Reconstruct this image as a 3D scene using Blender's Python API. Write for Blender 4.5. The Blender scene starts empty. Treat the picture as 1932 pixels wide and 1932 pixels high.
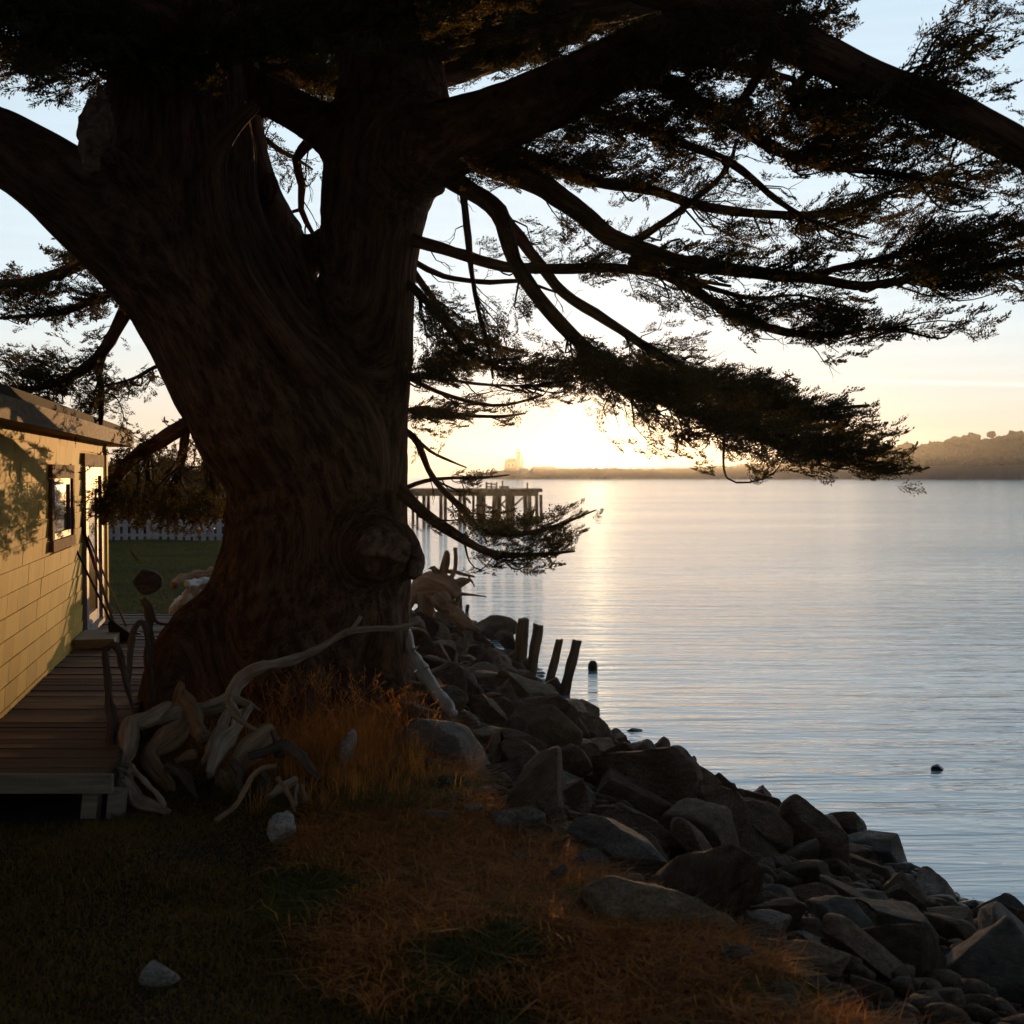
import bpy, math, random
import numpy as np
from mathutils import Vector, Matrix, noise as mnoise

random.seed(7); rng = np.random.default_rng(7)
scene = bpy.context.scene
COL = scene.collection
PI = math.pi

# ------------------------------------------------------------------ camera
F = 2428.7            # focal length in units of a 1932 px wide picture
CX = CY = 966.0
HOR = 894.0
CAMZ = 3.5
TH = math.atan((CY - HOR) * 1.0 / F)
cam = bpy.data.cameras.new('camera')
cam.sensor_width = 63.6; cam.lens = 63.6 * F / 1932.0
cam.clip_start = 0.05; cam.clip_end = 20000
cam.dof.use_dof = True; cam.dof.focus_distance = 12.0; cam.dof.aperture_fstop = 6.5
camo = bpy.data.objects.new('camera', cam); COL.objects.link(camo)
camo.location = (0, 0, CAMZ); camo.rotation_euler = (PI / 2 - TH, 0, 0)
scene.camera = camo

# ------------------------------------------------------------------ sky
SUN_EL = math.radians(0.35); SUN_AZ = math.radians(3.75)
SUND = Vector((math.sin(SUN_AZ) * math.cos(SUN_EL), math.cos(SUN_AZ) * math.cos(SUN_EL), math.sin(SUN_EL)))
world = bpy.data.worlds.new("World"); scene.world = world; world.use_nodes = True
wt = world.node_tree; wn = wt.nodes; wl = wt.links
bg = wn['Background']
class NB:
    """small node helper"""
    def __init__(s, nt): s.nt = nt; s.n = nt.nodes; s.l = nt.links
    def put(s, v, sock):
        if isinstance(v, (int, float)): sock.default_value = v
        elif isinstance(v, (tuple, list)):
            sock.default_value = v if len(v) == len(sock.default_value) else tuple(v) + (1,)
        else: s.l.new(v, sock)
    def math(s, op, a, b=0.0, c=None, clamp=False):
        n = s.n.new('ShaderNodeMath'); n.operation = op; n.use_clamp = clamp
        s.put(a, n.inputs[0]); s.put(b, n.inputs[1])
        if c is not None: s.put(c, n.inputs[2])
        return n.outputs[0]
    def vmath(s, op, a, b=(0, 0, 0), scale=None):
        n = s.n.new('ShaderNodeVectorMath'); n.operation = op
        s.put(a, n.inputs[0]); s.put(b, n.inputs[1])
        if scale is not None: s.put(scale, n.inputs[3])
        return n.outputs['Value'] if op in ('DOT_PRODUCT', 'LENGTH') else n.outputs[0]
    def ramp(s, fac, stops, interp='LINEAR'):
        n = s.n.new('ShaderNodeValToRGB'); s.put(fac, n.inputs[0]); cr = n.color_ramp; cr.interpolation = interp
        while len(cr.elements) < len(stops): cr.elements.new(0.5)
        for e, (p, c) in zip(cr.elements, stops):
            e.position = p; e.color = (c, c, c, 1) if isinstance(c, (int, float)) else tuple(c) + (1,)
        return n.outputs[0]
    def mix(s, fac, a, b, mode='MIX'):
        n = s.n.new('ShaderNodeMix'); n.data_type = 'RGBA'; n.blend_type = mode
        s.put(fac, n.inputs[0]); s.put(a, n.inputs[6]); s.put(b, n.inputs[7]); return n.outputs[2]
    def noise(s, vec, scale, detail=4, rough=0.55, dist=0.0):
        n = s.n.new('ShaderNodeTexNoise'); s.put(vec, n.inputs['Vector']); n.inputs['Scale'].default_value = scale
        n.inputs['Detail'].default_value = detail; n.inputs['Roughness'].default_value = rough
        n.inputs['Distortion'].default_value = dist; return n.outputs[0]
    def vor(s, vec, scale, feature='F1'):
        n = s.n.new('ShaderNodeTexVoronoi'); n.feature = feature; s.put(vec, n.inputs['Vector'])
        n.inputs['Scale'].default_value = scale; return n.outputs[0]
W_ = NB(wt)
tc = wn.new('ShaderNodeTexCoord').outputs['Generated']
sep = wn.new('ShaderNodeSeparateXYZ'); wl.new(tc, sep.inputs[0])
skyt = wn.new('ShaderNodeTexSky'); skyt.sky_type = 'NISHITA'; skyt.sun_disc = False
skyt.sun_elevation = SUN_EL; skyt.sun_rotation = SUN_AZ; skyt.air_density = 1; skyt.dust_density = 0.6; skyt.ozone_density = 1
elev = W_.math('MULTIPLY', sep.outputs['Z'], 1.0, clamp=False)
# thin bright high cloud veil over the evening sky
veil = W_.ramp(elev, [(0.0, (0.80, 0.62, 0.45)), (0.03, (0.86, 0.74, 0.58)), (0.07, (0.86, 0.86, 0.80)), (0.12, (0.78, 0.90, 0.95)),
                      (0.24, (0.72, 0.87, 0.97)), (0.40, (0.60, 0.78, 0.93)), (0.7, (0.28, 0.38, 0.50)), (1.0, (0.10, 0.14, 0.21))])
dh = W_.vmath('DOT_PRODUCT', tc, tuple(Vector((SUND.x, SUND.y, 0)).normalized()))
side = W_.ramp(W_.math('MULTIPLY_ADD', dh, 0.5, 0.5), [(0.0, 0.15), (0.45, 0.18), (0.65, 0.32), (0.85, 0.65), (0.95, 0.97), (1.0, 1.0)])
streakv = W_.vmath('MULTIPLY', tc, (2.0, 2.0, 60.0))
streak = W_.math('MULTIPLY_ADD', W_.noise(streakv, 2.2, 4, 0.5), 0.16, 0.92)
veil = W_.vmath('SCALE', veil, scale=W_.math('MULTIPLY', side, streak))
# aureole round the sun
AUR_EL = math.radians(1.2); AURD = (math.sin(SUN_AZ) * math.cos(AUR_EL), math.cos(SUN_AZ) * math.cos(AUR_EL), math.sin(AUR_EL))
ds = W_.vmath('DOT_PRODUCT', tc, AURD)
ang = W_.math('ARCCOSINE', W_.math('MINIMUM', ds, 0.999999))
glow1 = W_.math('MULTIPLY', W_.math('EXPONENT', W_.math('MULTIPLY', ang, -1 / 0.011)), 4.5)
glow2 = W_.math('MULTIPLY', W_.math('EXPONENT', W_.math('MULTIPLY', ang, -1 / 0.05)), 0.26)
aur = W_.vmath('ADD', W_.vmath('SCALE', (1.0, 0.80, 0.45), scale=glow1), W_.vmath('SCALE', (1.0, 0.52, 0.10), scale=glow2))
# vapour trail low in the west
lon = W_.math('DIVIDE', sep.outputs['X'], sep.outputs['Y']); lat = W_.math('DIVIDE', sep.outputs['Z'], sep.outputs['Y'])
off = W_.math('ABSOLUTE', W_.math('SUBTRACT', lat, W_.math('MULTIPLY_ADD', lon, -0.027, 0.0796)))
tr = W_.math('MULTIPLY', W_.math('SUBTRACT', 1.0, W_.math('MULTIPLY', off, 420.0), clamp=True), W_.ramp(lon, [(0.19, 0.0), (0.26, 1.0)]))
tr = W_.math('MULTIPLY', tr, 0.16)
nish = W_.vmath('SCALE', skyt.outputs[0], scale=0.010)
tot = W_.vmath('ADD', W_.vmath('ADD', W_.vmath('ADD', veil, aur), nish), W_.vmath('SCALE', (1.0, .92, .8), scale=tr))
wl.new(tot, bg.inputs[0]); bg.inputs[1].default_value = 0.80

sun = bpy.data.lights.new('sun', 'SUN'); sun.energy = 3.4; sun.angle = math.radians(0.3); sun.color = (1.0, 0.56, 0.22)
suno = bpy.data.objects.new('sun', sun); COL.objects.link(suno)
suno.rotation_euler = (-SUND).to_track_quat('-Z', 'Y').to_euler(); suno.location = (20, 200, 30)

scene.view_settings.view_transform = 'Standard'; scene.view_settings.look = 'None'
scene.view_settings.exposure = 0.35; scene.view_settings.gamma = 1.0
cy = scene.cycles
cy.use_denoising = True
cy.max_bounces = 5; cy.diffuse_bounces = 2; cy.glossy_bounces = 3; cy.transmission_bounces = 3; cy.volume_bounces = 0; cy.transparent_max_bounces = 4
cy.sample_clamp_indirect = 4; cy.caustics_reflective = False; cy.caustics_refractive = False

# ------------------------------------------------------------------ helpers
ct, st = math.cos(TH), math.sin(TH)
def W(px, py, d):
    """world point seen at picture position (1932 wide) at distance d along y"""
    u = (px - CX) / F; v = -(py - CY) / F
    x, y, z = u, ct + v * st, -st + v * ct
    k = d / y
    return np.array([x * k, d, CAMZ + z * k])
def proj(p):
    p = np.atleast_2d(p).astype(float)
    q = p - np.array([0, 0, CAMZ])
    yc = q[:, 1] * ct - q[:, 2] * st; zc = q[:, 1] * st + q[:, 2] * ct
    return np.stack([CX + F * q[:, 0] / yc, CY - F * zc / yc], 1)

def tag(o, label=None, cat=None, group=None, kind=None):
    if label: o['label'] = label
    if cat: o['category'] = cat
    if group: o['group'] = group
    if kind: o['kind'] = kind
    return o
def empty(name, loc, label, cat, group=None):
    o = bpy.data.objects.new(name, None); COL.objects.link(o); o.location = loc; o.empty_display_size = 0.1
    return tag(o, label, cat, group)

class MB:
    def __init__(s): s.v = []; s.f = []; s.b = []; s.n = 0
    def add(s, v, f, b=None):
        v = np.asarray(v, float); f = np.asarray(f, int)
        if f.shape[1] == 3: f = np.hstack([f, np.full((len(f), 1), -1)])
        f = np.where(f >= 0, f + s.n, -1)
        s.v.append(v); s.f.append(f); s.b.append(v if b is None else np.asarray(b, float)); s.n += len(v); return s
    def box(s, c, size, rot=None, jit=0):
        h = np.array(size) / 2
        v = np.array([[x, y, z] for x in (-1, 1) for y in (-1, 1) for z in (-1, 1)], float) * h
        if jit: v = v + rng.normal(0, jit, v.shape)
        b = v + rng.uniform(0, 50)
        if rot is not None: v = v @ np.array(rot.to_matrix() if hasattr(rot, 'to_matrix') else rot).T
        f = [[0, 1, 3, 2], [4, 6, 7, 5], [0, 4, 5, 1], [2, 3, 7, 6], [0, 2, 6, 4], [1, 5, 7, 3]]
        return s.add(v + np.array(c), f, b)
    def tube(s, P, R, seg=8, wob=0.0, cap=True, ell=None):
        v, f, b = tube(P, R, seg, wob, cap, ell); return s.add(v, f, b)
    def build(s, name, mat, parent=None, smooth=True, loc=None, dims=None):
        v = np.concatenate(s.v); f = np.concatenate(s.f); b = np.concatenate(s.b)
        me = bpy.data.meshes.new(name)
        if loc is not None: v = v - np.array(loc)
        nt = np.where(f[:, 3] < 0, 3, 4)
        loops = f[f >= 0]
        me.vertices.add(len(v)); me.vertices.foreach_set('co', v.ravel().astype(np.float32))
        me.loops.add(len(loops)); me.loops.foreach_set('vertex_index', loops.astype(np.int32))
        me.polygons.add(len(f))
        ls = np.concatenate([[0], np.cumsum(nt)[:-1]]).astype(np.int32)
        me.polygons.foreach_set('loop_start', ls)
        me.polygons.foreach_set('use_smooth', np.full(len(f), smooth))
        a = me.attributes.new('bk', 'FLOAT_VECTOR', 'POINT'); a.data.foreach_set('vector', b.ravel().astype(np.float32))
        me.update(calc_edges=True); me.validate(verbose=False)
        me.materials.append(mat)
        o = bpy.data.objects.new(name, me); COL.objects.link(o)
        if loc is not None and parent is None: o.location = loc
        if parent is not None:
            o.parent = parent
            # parent keeps its place; child verts are written in world units
            if parent.parent is None: o.matrix_parent_inverse = Matrix.Translation(-Vector(parent.location))
        return o
def resample(P, R, step):
    """Catmull-Rom through P (n,3) with radii R"""
    P = np.asarray(P, float); R = np.asarray(R, float)
    if len(P) == 2:
        P = np.array([P[0], (P[0] + P[1]) / 2, P[1]]); R = np.array([R[0], (R[0] + R[1]) / 2, R[1]])
    A = np.vstack([2 * P[0] - P[1], P, 2 * P[-1] - P[-2]])
    op, orr = [], []
    for i in range(len(P) - 1):
        p0, p1, p2, p3 = A[i:i + 4]
        n = max(2, int(np.linalg.norm(p2 - p1) / step))
        t = np.linspace(0, 1, n, endpoint=False)[:, None]
        op.append(0.5 * ((2 * p1) + (-p0 + p2) * t + (2 * p0 - 5 * p1 + 4 * p2 - p3) * t**2 + (-p0 + 3 * p1 - 3 * p2 + p3) * t**3))
        orr.append(R[i] + (R[i + 1] - R[i]) * t[:, 0])
    op.append(P[-1:]); orr.append(R[-1:])
    return np.vstack(op), np.concatenate(orr)

def tube(P, R, seg=8, wob=0.0, cap=True, ell=None):
    P = np.asarray(P, float); R = np.asarray(R, float); n = len(P)
    T = np.gradient(P, axis=0); T /= np.linalg.norm(T, axis=1)[:, None] + 1e-9
    L = np.concatenate([[0], np.cumsum(np.linalg.norm(np.diff(P, axis=0), axis=1))])
    ref = np.array([0, 0, 1.0]) if abs(T[0, 2]) < 0.8 else np.array([0, 1.0, 0])
    N = np.zeros_like(P); a = ref
    for i in range(n):
        a = a - T[i] * (a @ T[i]); a /= np.linalg.norm(a) + 1e-9; N[i] = a
    B = np.cross(T, N)
    th = np.linspace(0, 2 * PI, seg, endpoint=False)
    c, s_ = np.cos(th), np.sin(th)
    off = rng.uniform(0, 100)
    rr = R[:, None] * np.ones(seg)[None]
    if wob:
        w = np.array([[mnoise.noise(Vector((c[j] * 1.3 + off, s_[j] * 1.3, L[i] / max(R.max(), 1e-3) * 0.35))) for j in range(seg)] for i in range(n)])
        w = w + .45 * np.array([[mnoise.noise(Vector((c[j] * 3.5 + off, s_[j] * 3.5, L[i] / max(R.max(), 1e-3) * 0.6))) for j in range(seg)] for i in range(n)])
        rr = rr * (1 + wob * w)
    ex, ey = (1, 1) if ell is None else ell
    V = P[:, None] + rr[..., None] * (c[None, :, None] * N[:, None] * ex + s_[None, :, None] * B[:, None] * ey)
    Rm = R.mean()
    bk = np.stack([np.tile(c * Rm, (n, 1)) + off, np.tile(s_ * Rm, (n, 1)), np.tile(L[:, None], (1, seg))], -1)
    idx = np.arange(n * seg).reshape(n, seg)
    a_, b_ = idx[:-1], idx[1:]
    Fq = np.stack([a_, np.roll(a_, -1, 1), np.roll(b_, -1, 1), b_], -1).reshape(-1, 4)
    V = V.reshape(-1, 3); bk = bk.reshape(-1, 3)
    if cap:
        k = len(V); V = np.vstack([V, P[0], P[-1]]); bk = np.vstack([bk, [off, 0, 0], [off, 0, L[-1]]])
        c0 = np.stack([np.full(seg, k), np.roll(idx[0], -1), idx[0], np.full(seg, -1)], 1)
        c1 = np.stack([np.full(seg, k + 1), idx[-1], np.roll(idx[-1], -1), np.full(seg, -1)], 1)
        Fq = np.vstack([Fq, c0, c1])
    return V, Fq, bk

# numpy value noise (for terrain and big meshes)
_pt = rng.random((64, 64, 64))
def vnoise(p):
    p = np.asarray(p, float); i = np.floor(p).astype(int); f = p - i; f = f * f * (3 - 2 * f)
    r = 0
    for dx in (0, 1):
        for dy in (0, 1):
            for dz in (0, 1):
                w = (f[:, 0] if dx else 1 - f[:, 0]) * (f[:, 1] if dy else 1 - f[:, 1]) * (f[:, 2] if dz else 1 - f[:, 2])
                r = r + w * _pt[(i[:, 0] + dx) % 64, (i[:, 1] + dy) % 64, (i[:, 2] + dz) % 64]
    return r * 2 - 1
def fbm(p, o=4):
    p = np.asarray(p, float); r = 0; a = 1; t = 0
    for k in range(o): r = r + a * vnoise(p * 2**k + 17.3 * k); t += a; a *= .5
    return r / t

# ------------------------------------------------------------------ materials
def mat(name):
    m = bpy.data.materials.new(name); m.use_nodes = True; nt = m.node_tree
    b = nt.nodes['Principled BSDF']; b.inputs['Specular IOR Level'].default_value = 0.25
    return m, NB(nt), b
def bump(N, b, h, strength, dist):
    n = N.n.new('ShaderNodeBump'); n.inputs['Strength'].default_value = strength; n.inputs['Distance'].default_value = dist
    N.l.new(h, n.inputs['Height']); N.l.new(n.outputs[0], b.inputs['Normal'])
def attr(N, name='bk'):
    n = N.n.new('ShaderNodeAttribute'); n.attribute_name = name; return n.outputs['Vector']
def objc(N): return N.n.new('ShaderNodeTexCoord').outputs['Object']
def orand(N): return N.n.new('ShaderNodeObjectInfo').outputs['Random']

def bark_mat(name, c0, c1, c2, fine=38, b_str=0.9, dist=0.03):
    m, N, b = mat(name); v = attr(N)
    vs = N.vmath('MULTIPLY', v, (1, 1, 0.07))
    warp = N.noise(N.vmath('MULTIPLY', v, (1, 1, .4)), 2.5, 3)
    vs = N.vmath('ADD', vs, N.vmath('SCALE', (0.06, 0.06, 0), scale=warp))
    r = N.noise(vs, fine, 5, 0.65); r2 = N.noise(vs, fine * 0.33, 3, 0.6)
    r = N.math('SUBTRACT', 1.0, N.math('ABSOLUTE', N.math('MULTIPLY_ADD', r, 3.2, -1.6)), clamp=True); h = N.math('ADD', N.math('MULTIPLY', r, .42), r2)
    col = N.ramp(N.math('MULTIPLY', h, 0.66), [(0.28, c0), (0.5, c1), (0.72, c2)])
    pat = N.ramp(N.noise(v, 1.6, 3), [(.35, (.75, .75, .75)), (.7, (1.2, 1.15, 1.1))])
    N.l.new(N.mix(1, col, pat, 'MULTIPLY'), b.inputs['Base Color']); b.inputs['Roughness'].default_value = 0.95
    b.inputs['Specular IOR Level'].default_value = 0.1
    bump(N, b, h, b_str, dist); return m
M = {}
M['bark'] = bark_mat('cypress_bark', (0.014, 0.008, 0.006), (0.078, 0.040, 0.025), (0.23, 0.13, 0.085), fine=55)
M['twig'] = bark_mat('twig_bark', (0.015, 0.010, 0.007), (0.035, 0.022, 0.014), (0.06, 0.04, 0.025), dist=.005)
M['drift'] = bark_mat('driftwood', (0.07, 0.045, 0.03), (0.42, 0.31, 0.23), (0.75, 0.62, 0.50), fine=70, b_str=1, dist=.03)
M['driftbrown'] = bark_mat('driftwood_brown', (0.06, 0.035, 0.022), (0.34, 0.21, 0.13), (0.60, 0.42, 0.28), fine=70, b_str=1, dist=.03)
M['driftdark'] = bark_mat('driftwood_dark', (0.04, 0.03, 0.026), (0.13, 0.095, 0.08), (0.26, 0.20, 0.17), fine=70, b_str=1, dist=.03)
M['birch'] = bark_mat('pale_log', (0.25, 0.23, 0.21), (0.55, 0.54, 0.52), (0.78, 0.78, 0.78), fine=22, b_str=.7, dist=.012)
M['piling'] = bark_mat('piling_wood', (0.05, 0.03, 0.02), (0.15, 0.10, 0.065), (0.26, 0.18, 0.12), fine=50, b_str=1, dist=.02)
M['pier'] = bark_mat('pier_timber', (0.08, 0.05, 0.035), (0.16, 0.11, 0.08), (0.24, 0.18, 0.14), fine=6, b_str=.6, dist=.02)

m, N, b = mat('cut_wood'); v = objc(N)
N.l.new(N.ramp(N.noise(v, 9, 6, .7, .6), [(.35, (.04, .022, .015)), (.5, (.16, .10, .075)), (.68, (.30, .21, .16))]), b.inputs['Base Color'])
b.inputs['Roughness'].default_value = .9; bump(N, b, N.noise(v, 30, 5, .7), .9, .015); M['cut'] = m

def leaf_mat(name, a, bb, trans=0.25, ns=1.4, lo=.25, hi=.75):
    m, N, b = mat(name); g = N.n.new('ShaderNodeNewGeometry')
    r = g.outputs['Random Per Island']
    N.l.new(N.ramp(N.math('ADD', N.math('MULTIPLY', r, .5), N.math('MULTIPLY', N.noise(g.outputs['Position'], ns, 4), .5)), [(lo, a), (hi, bb)]), b.inputs['Base Color'])
    b.inputs['Roughness'].default_value = .7
    t = N.n.new('ShaderNodeBsdfTranslucent'); t.inputs[0].default_value = tuple(np.array(bb) * np.array([2.0, 1.45, .8])) + (1,)
    mx = N.n.new('ShaderNodeMixShader'); mx.inputs[0].default_value = trans
    N.l.new(b.outputs[0], mx.inputs[1]); N.l.new(t.outputs[0], mx.inputs[2])
    N.l.new(mx.outputs[0], N.n['Material Output'].inputs[0]); return m
M['leaf'] = leaf_mat('cypress_foliage', (.022, .026, .010), (.062, .058, .018), .28)
M['grass'] = leaf_mat('lawn_grass', (.024, .028, .010), (.26, .18, .055), .35, 4, .36, .70)
M['grassg'] = leaf_mat('green_grass', (.05, .08, .02), (.13, .15, .04), .35, 4, .35, .68)
M['drygrass'] = leaf_mat('dry_grass', (.05, .032, .011), (.60, .30, .085), .35, 5, .34, .68)

def rock_mat(name, cols, seed):
    m, N, b = mat(name); v = objc(N); rr = orand(N)
    v = N.vmath('ADD', v, N.vmath('SCALE', (31., 17., 23.), scale=rr))
    n1 = N.noise(v, 2.6, 6, .62, .4); n2 = N.noise(N.vmath('MULTIPLY', v, (1, 1, 4.5)), 5, 5, .7, .5)
    f = N.math('ADD', N.math('MULTIPLY', n1, .55), N.math('MULTIPLY', n2, .45))
    col = N.ramp(f, [(.33, cols[0]), (.5, cols[1]), (.66, cols[2])])
    spk = N.ramp(N.noise(v, 55, 3, .7), [(.38, .6), (.6, 1.15)])
    col = N.mix(1, col, spk, 'MULTIPLY')
    br = N.ramp(rr, [(0, .72), (1, 1.25)]); col = N.mix(1, col, br, 'MULTIPLY')
    # damp dark band just above the tide
    g = N.n.new('ShaderNodeNewGeometry'); sp = N.n.new('ShaderNodeSeparateXYZ'); N.l.new(g.outputs['Position'], sp.inputs[0])
    h = N.math('ADD', sp.outputs['Z'], N.math('MULTIPLY', N.noise(v, 3, 2), -.25))
    wet = N.ramp(h, [(.0, 1.0), (.16, 0.0)])
    col = N.mix(N.math('MULTIPLY', wet, .65), col, (.012, .011, .010)); N.l.new(col, b.inputs['Base Color'])
    N.l.new(N.math('MULTIPLY_ADD', wet, -.55, .9), b.inputs['Roughness'])
    hh = N.math('ADD', N.noise(v, 14, 6, .7), N.math('MULTIPLY', n2, 1.5)); bump(N, b, hh, .9, .03); return m
M['rock_grey'] = rock_mat('grey_rock', [(.08, .072, .07), (.20, .175, .155), (.36, .31, .27)], 1)
M['rock_brown'] = rock_mat('brown_rock', [(.055, .033, .022), (.14, .088, .062), (.25, .175, .125)], 2)
M['rock_tan'] = rock_mat('tan_rock', [(.10, .065, .04), (.23, .16, .105), (.38, .29, .20)], 3)
M['rock_pale'] = rock_mat('pale_rock', [(.22, .18, .15), (.40, .36, .33), (.60, .57, .55)], 4)
M['jetty'] = rock_mat('jetty_stone', [(.08, .055, .045), (.16, .11, .09), (.24, .18, .15)], 5)

m, N, b = mat('water'); g = N.n.new('ShaderNodeNewGeometry'); P_ = g.outputs['Position']
b.inputs['Base Color'].default_value = (.20, .37, .46, 1); b.inputs['Roughness'].default_value = .09; b.inputs['IOR'].default_value = 2.6
b.inputs['Specular IOR Level'].default_value = .5
w1 = N.noise(N.vmath('MULTIPLY', P_, (.26, 1.7, 1)), 1.0, 4, .55, .5)
w2 = N.noise(N.vmath('MULTIPLY', P_, (.9, 5.5, 1)), 1.3, 3, .55, .3)
w3 = N.noise(N.vmath('MULTIPLY', P_, (.05, .26, 1)), 1.0, 2, .5)
w4 = N.noise(N.vmath('MULTIPLY', P_, (.012, .05, 1)), 1.0, 3, .5)
amp = N.ramp(w4, [(.35, .45), (.65, 1.3)])
hh = N.math('MULTIPLY', N.math('ADD', N.math('ADD', N.math('MULTIPLY', w1, .8), N.math('MULTIPLY', w2, .22)), N.math('MULTIPLY', w3, .9)), amp)
bump(N, b, hh, .8, .10); M['water'] = m

m, N, b = mat('soil_and_lawn'); g = N.n.new('ShaderNodeNewGeometry'); P_ = g.outputs['Position']
sp = N.n.new('ShaderNodeSeparateXYZ'); N.l.new(P_, sp.inputs[0])
n1 = N.noise(P_, 3.0, 5, .6)
c = N.ramp(n1, [(.3, (.028, .024, .012)), (.55, (.06, .042, .018)), (.75, (.10, .06, .025))])
c2 = N.ramp(N.noise(N.vmath('MULTIPLY', P_, (1, .35, 1)), 1.1, 5, .6), [(.3, (.04, .06, .018)), (.6, (.11, .12, .04)), (.8, (.2, .15, .06))])
c = N.mix(N.ramp(N.math('DIVIDE', sp.outputs['Y'], 60.), [(.20, 0.0), (.27, 1.0)]), c, c2)
c = N.mix(N.ramp(N.math('ADD', sp.outputs['Z'], N.math('MULTIPLY', n1, .3)), [(1.28, 1.0), (1.42, 0.0)]), c, (.035, .026, .02))
N.l.new(c, b.inputs['Base Color']); b.inputs['Roughness'].default_value = 1; bump(N, b, N.noise(P_, 22, 5, .7), 1, .04); M['soil'] = m

def simple(name, col, rough=.7, nz=0.25, sc=6, stretch=(1, 1, 1), bs=.3, bd=.01, metal=0):
    m, N, b = mat(name); v = N.vmath('MULTIPLY', objc(N), stretch); c = np.array(col)
    N.l.new(N.ramp(N.noise(v, sc, 6, .65), [(.3, tuple(c * (1 - nz))), (.7, tuple(np.minimum(c * (1 + nz), 1)))]), b.inputs['Base Color'])
    b.inputs['Roughness'].default_value = rough; b.inputs['Metallic'].default_value = metal
    bump(N, b, N.noise(v, sc * 5, 4), bs, bd); M[name] = m; return m
m, N, b = mat('yellow_shingle'); v = attr(N); g = N.n.new('ShaderNodeNewGeometry')
c = N.ramp(g.outputs['Random Per Island'], [(0, (.60, .37, .05)), (.5, (.72, .46, .07)), (1, (.80, .56, .12))])
c = N.mix(N.ramp(N.noise(N.vmath('MULTIPLY', g.outputs['Position'], (2, 2, .6)), 3, 5, .65), [(.45, 0.0), (.8, .5)]), c, (.36, .25, .11))
N.l.new(c, b.inputs['Base Color']); b.inputs['Roughness'].default_value = .75
bump(N, b, N.noise(N.vmath('MULTIPLY', v, (30, 30, 3)), 1.5, 5), .5, .006); M['siding'] = m
simple('old_brown_trim', (.24, .13, .07), .85, .5, 7, (1, 1, 3), .6)
simple('fascia_board', (.36, .25, .16), .85, .4, 6, (1, 1, 6), .5)
simple('roof_felt', (.035, .028, .024), .95, .3, 20)
simple('white_frame', (.27, .24, .26), .55, .12)
simple('deck_plank', (.11, .06, .034), .8, .45, 4, (.6, 9, 9), .5, .006)
simple('grey_beam', (.28, .22, .17), .85, .3, 6, (.6, 6, 6), .5)
simple('red_handle', (.35, .07, .04), .45, .3)
simple('wood_handle', (.33, .20, .10), .6, .3, 5, (1, 1, 1))
simple('dark_metal', (.06, .05, .05), .5, .3, metal=.6)
simple('dark_bristle', (.03, .022, .018), .9, .3)
simple('fence_paint', (.62, .60, .66), .7, .2)
simple('dark_post', (.05, .028, .02), .9, .3, 8, (1, 1, 6))
simple('yellow_slat', (.62, .38, .12), .7, .2)
simple('lighthouse_white', (.80, .79, .78), .6, .08, 1)
simple('lighthouse_roof', (.26, .12, .08), .7, .2, 1)
simple('lantern_metal', (.10, .07, .06), .5, .2, 1)
simple('crate_grey', (.30, .30, .33), .7, .2, 1)
simple('dune_scrub', (.06, .05, .025), 1, .4, .25, (1, 1, 1), 1, .6)
m, N, b = mat('window_glass'); b.inputs['Base Color'].default_value = (.36, .20, .05, 1); b.inputs['Roughness'].default_value = .12
b.inputs['Specular IOR Level'].default_value = .8
g = N.n.new('ShaderNodeNewGeometry'); bump(N, b, N.noise(g.outputs['Position'], 3, 2), .08, .05); M['glass'] = m
m, N, b = mat('lamp_glass'); b.inputs['Transmission Weight'].default_value = .8; b.inputs['Roughness'].default_value = .15
b.inputs['Base Color'].default_value = (.9, .85, .7, 1); M['lampglass'] = m

# ------------------------------------------------------------------ terrain
SHORE = np.array([(11, -6), (7.2, 2), (5.6, 6.2), (4.5, 8.6), (3.75, 10.2), (3.2, 12), (2.1, 14.2), (1.15, 16.2), (.6, 18.3), (.45, 20.3), (.25, 22.3), (-.25, 24.6), (-1.1, 26.8), (-2.4, 28.8), (-4.3, 31.5), (-5.6, 36), (-8, 46), (-17, 60), (-40, 82), (-200, 150), (-900, 300)], float)
BANK = np.array([(5.0, -6), (3.2, 0), (2.0, 3), (.95, 5.36), (.35, 6.34), (-.05, 7.3), (-.55, 8.9), (-.75, 11), (-1.0, 13), (-1.6, 16), (-2.5, 19.5), (-3.8, 23.5), (-5.3, 27.5), (-6.8, 34), (-10, 44), (-19, 56), (-42, 76), (-200, 140), (-900, 290)], float)
def pdist(p, L):
    """signed distance to polyline, positive on the left-hand (land) side"""
    p = p[:, None]; a = L[:-1][None]; b_ = L[1:][None]; ab = b_ - a
    t = np.clip(((p - a) * ab).sum(-1) / (ab**2).sum(-1), 0, 1)
    q = a + ab * t[..., None]; d = np.linalg.norm(p - q, axis=-1); i = d.argmin(1); r = np.arange(len(d))
    ab0 = ab[0][i]; w = p[:, 0] - a[0][i]
    return d[r, i] * np.sign(ab0[:, 0] * w[:, 1] - ab0[:, 1] * w[:, 0] + 1e-12)
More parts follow.
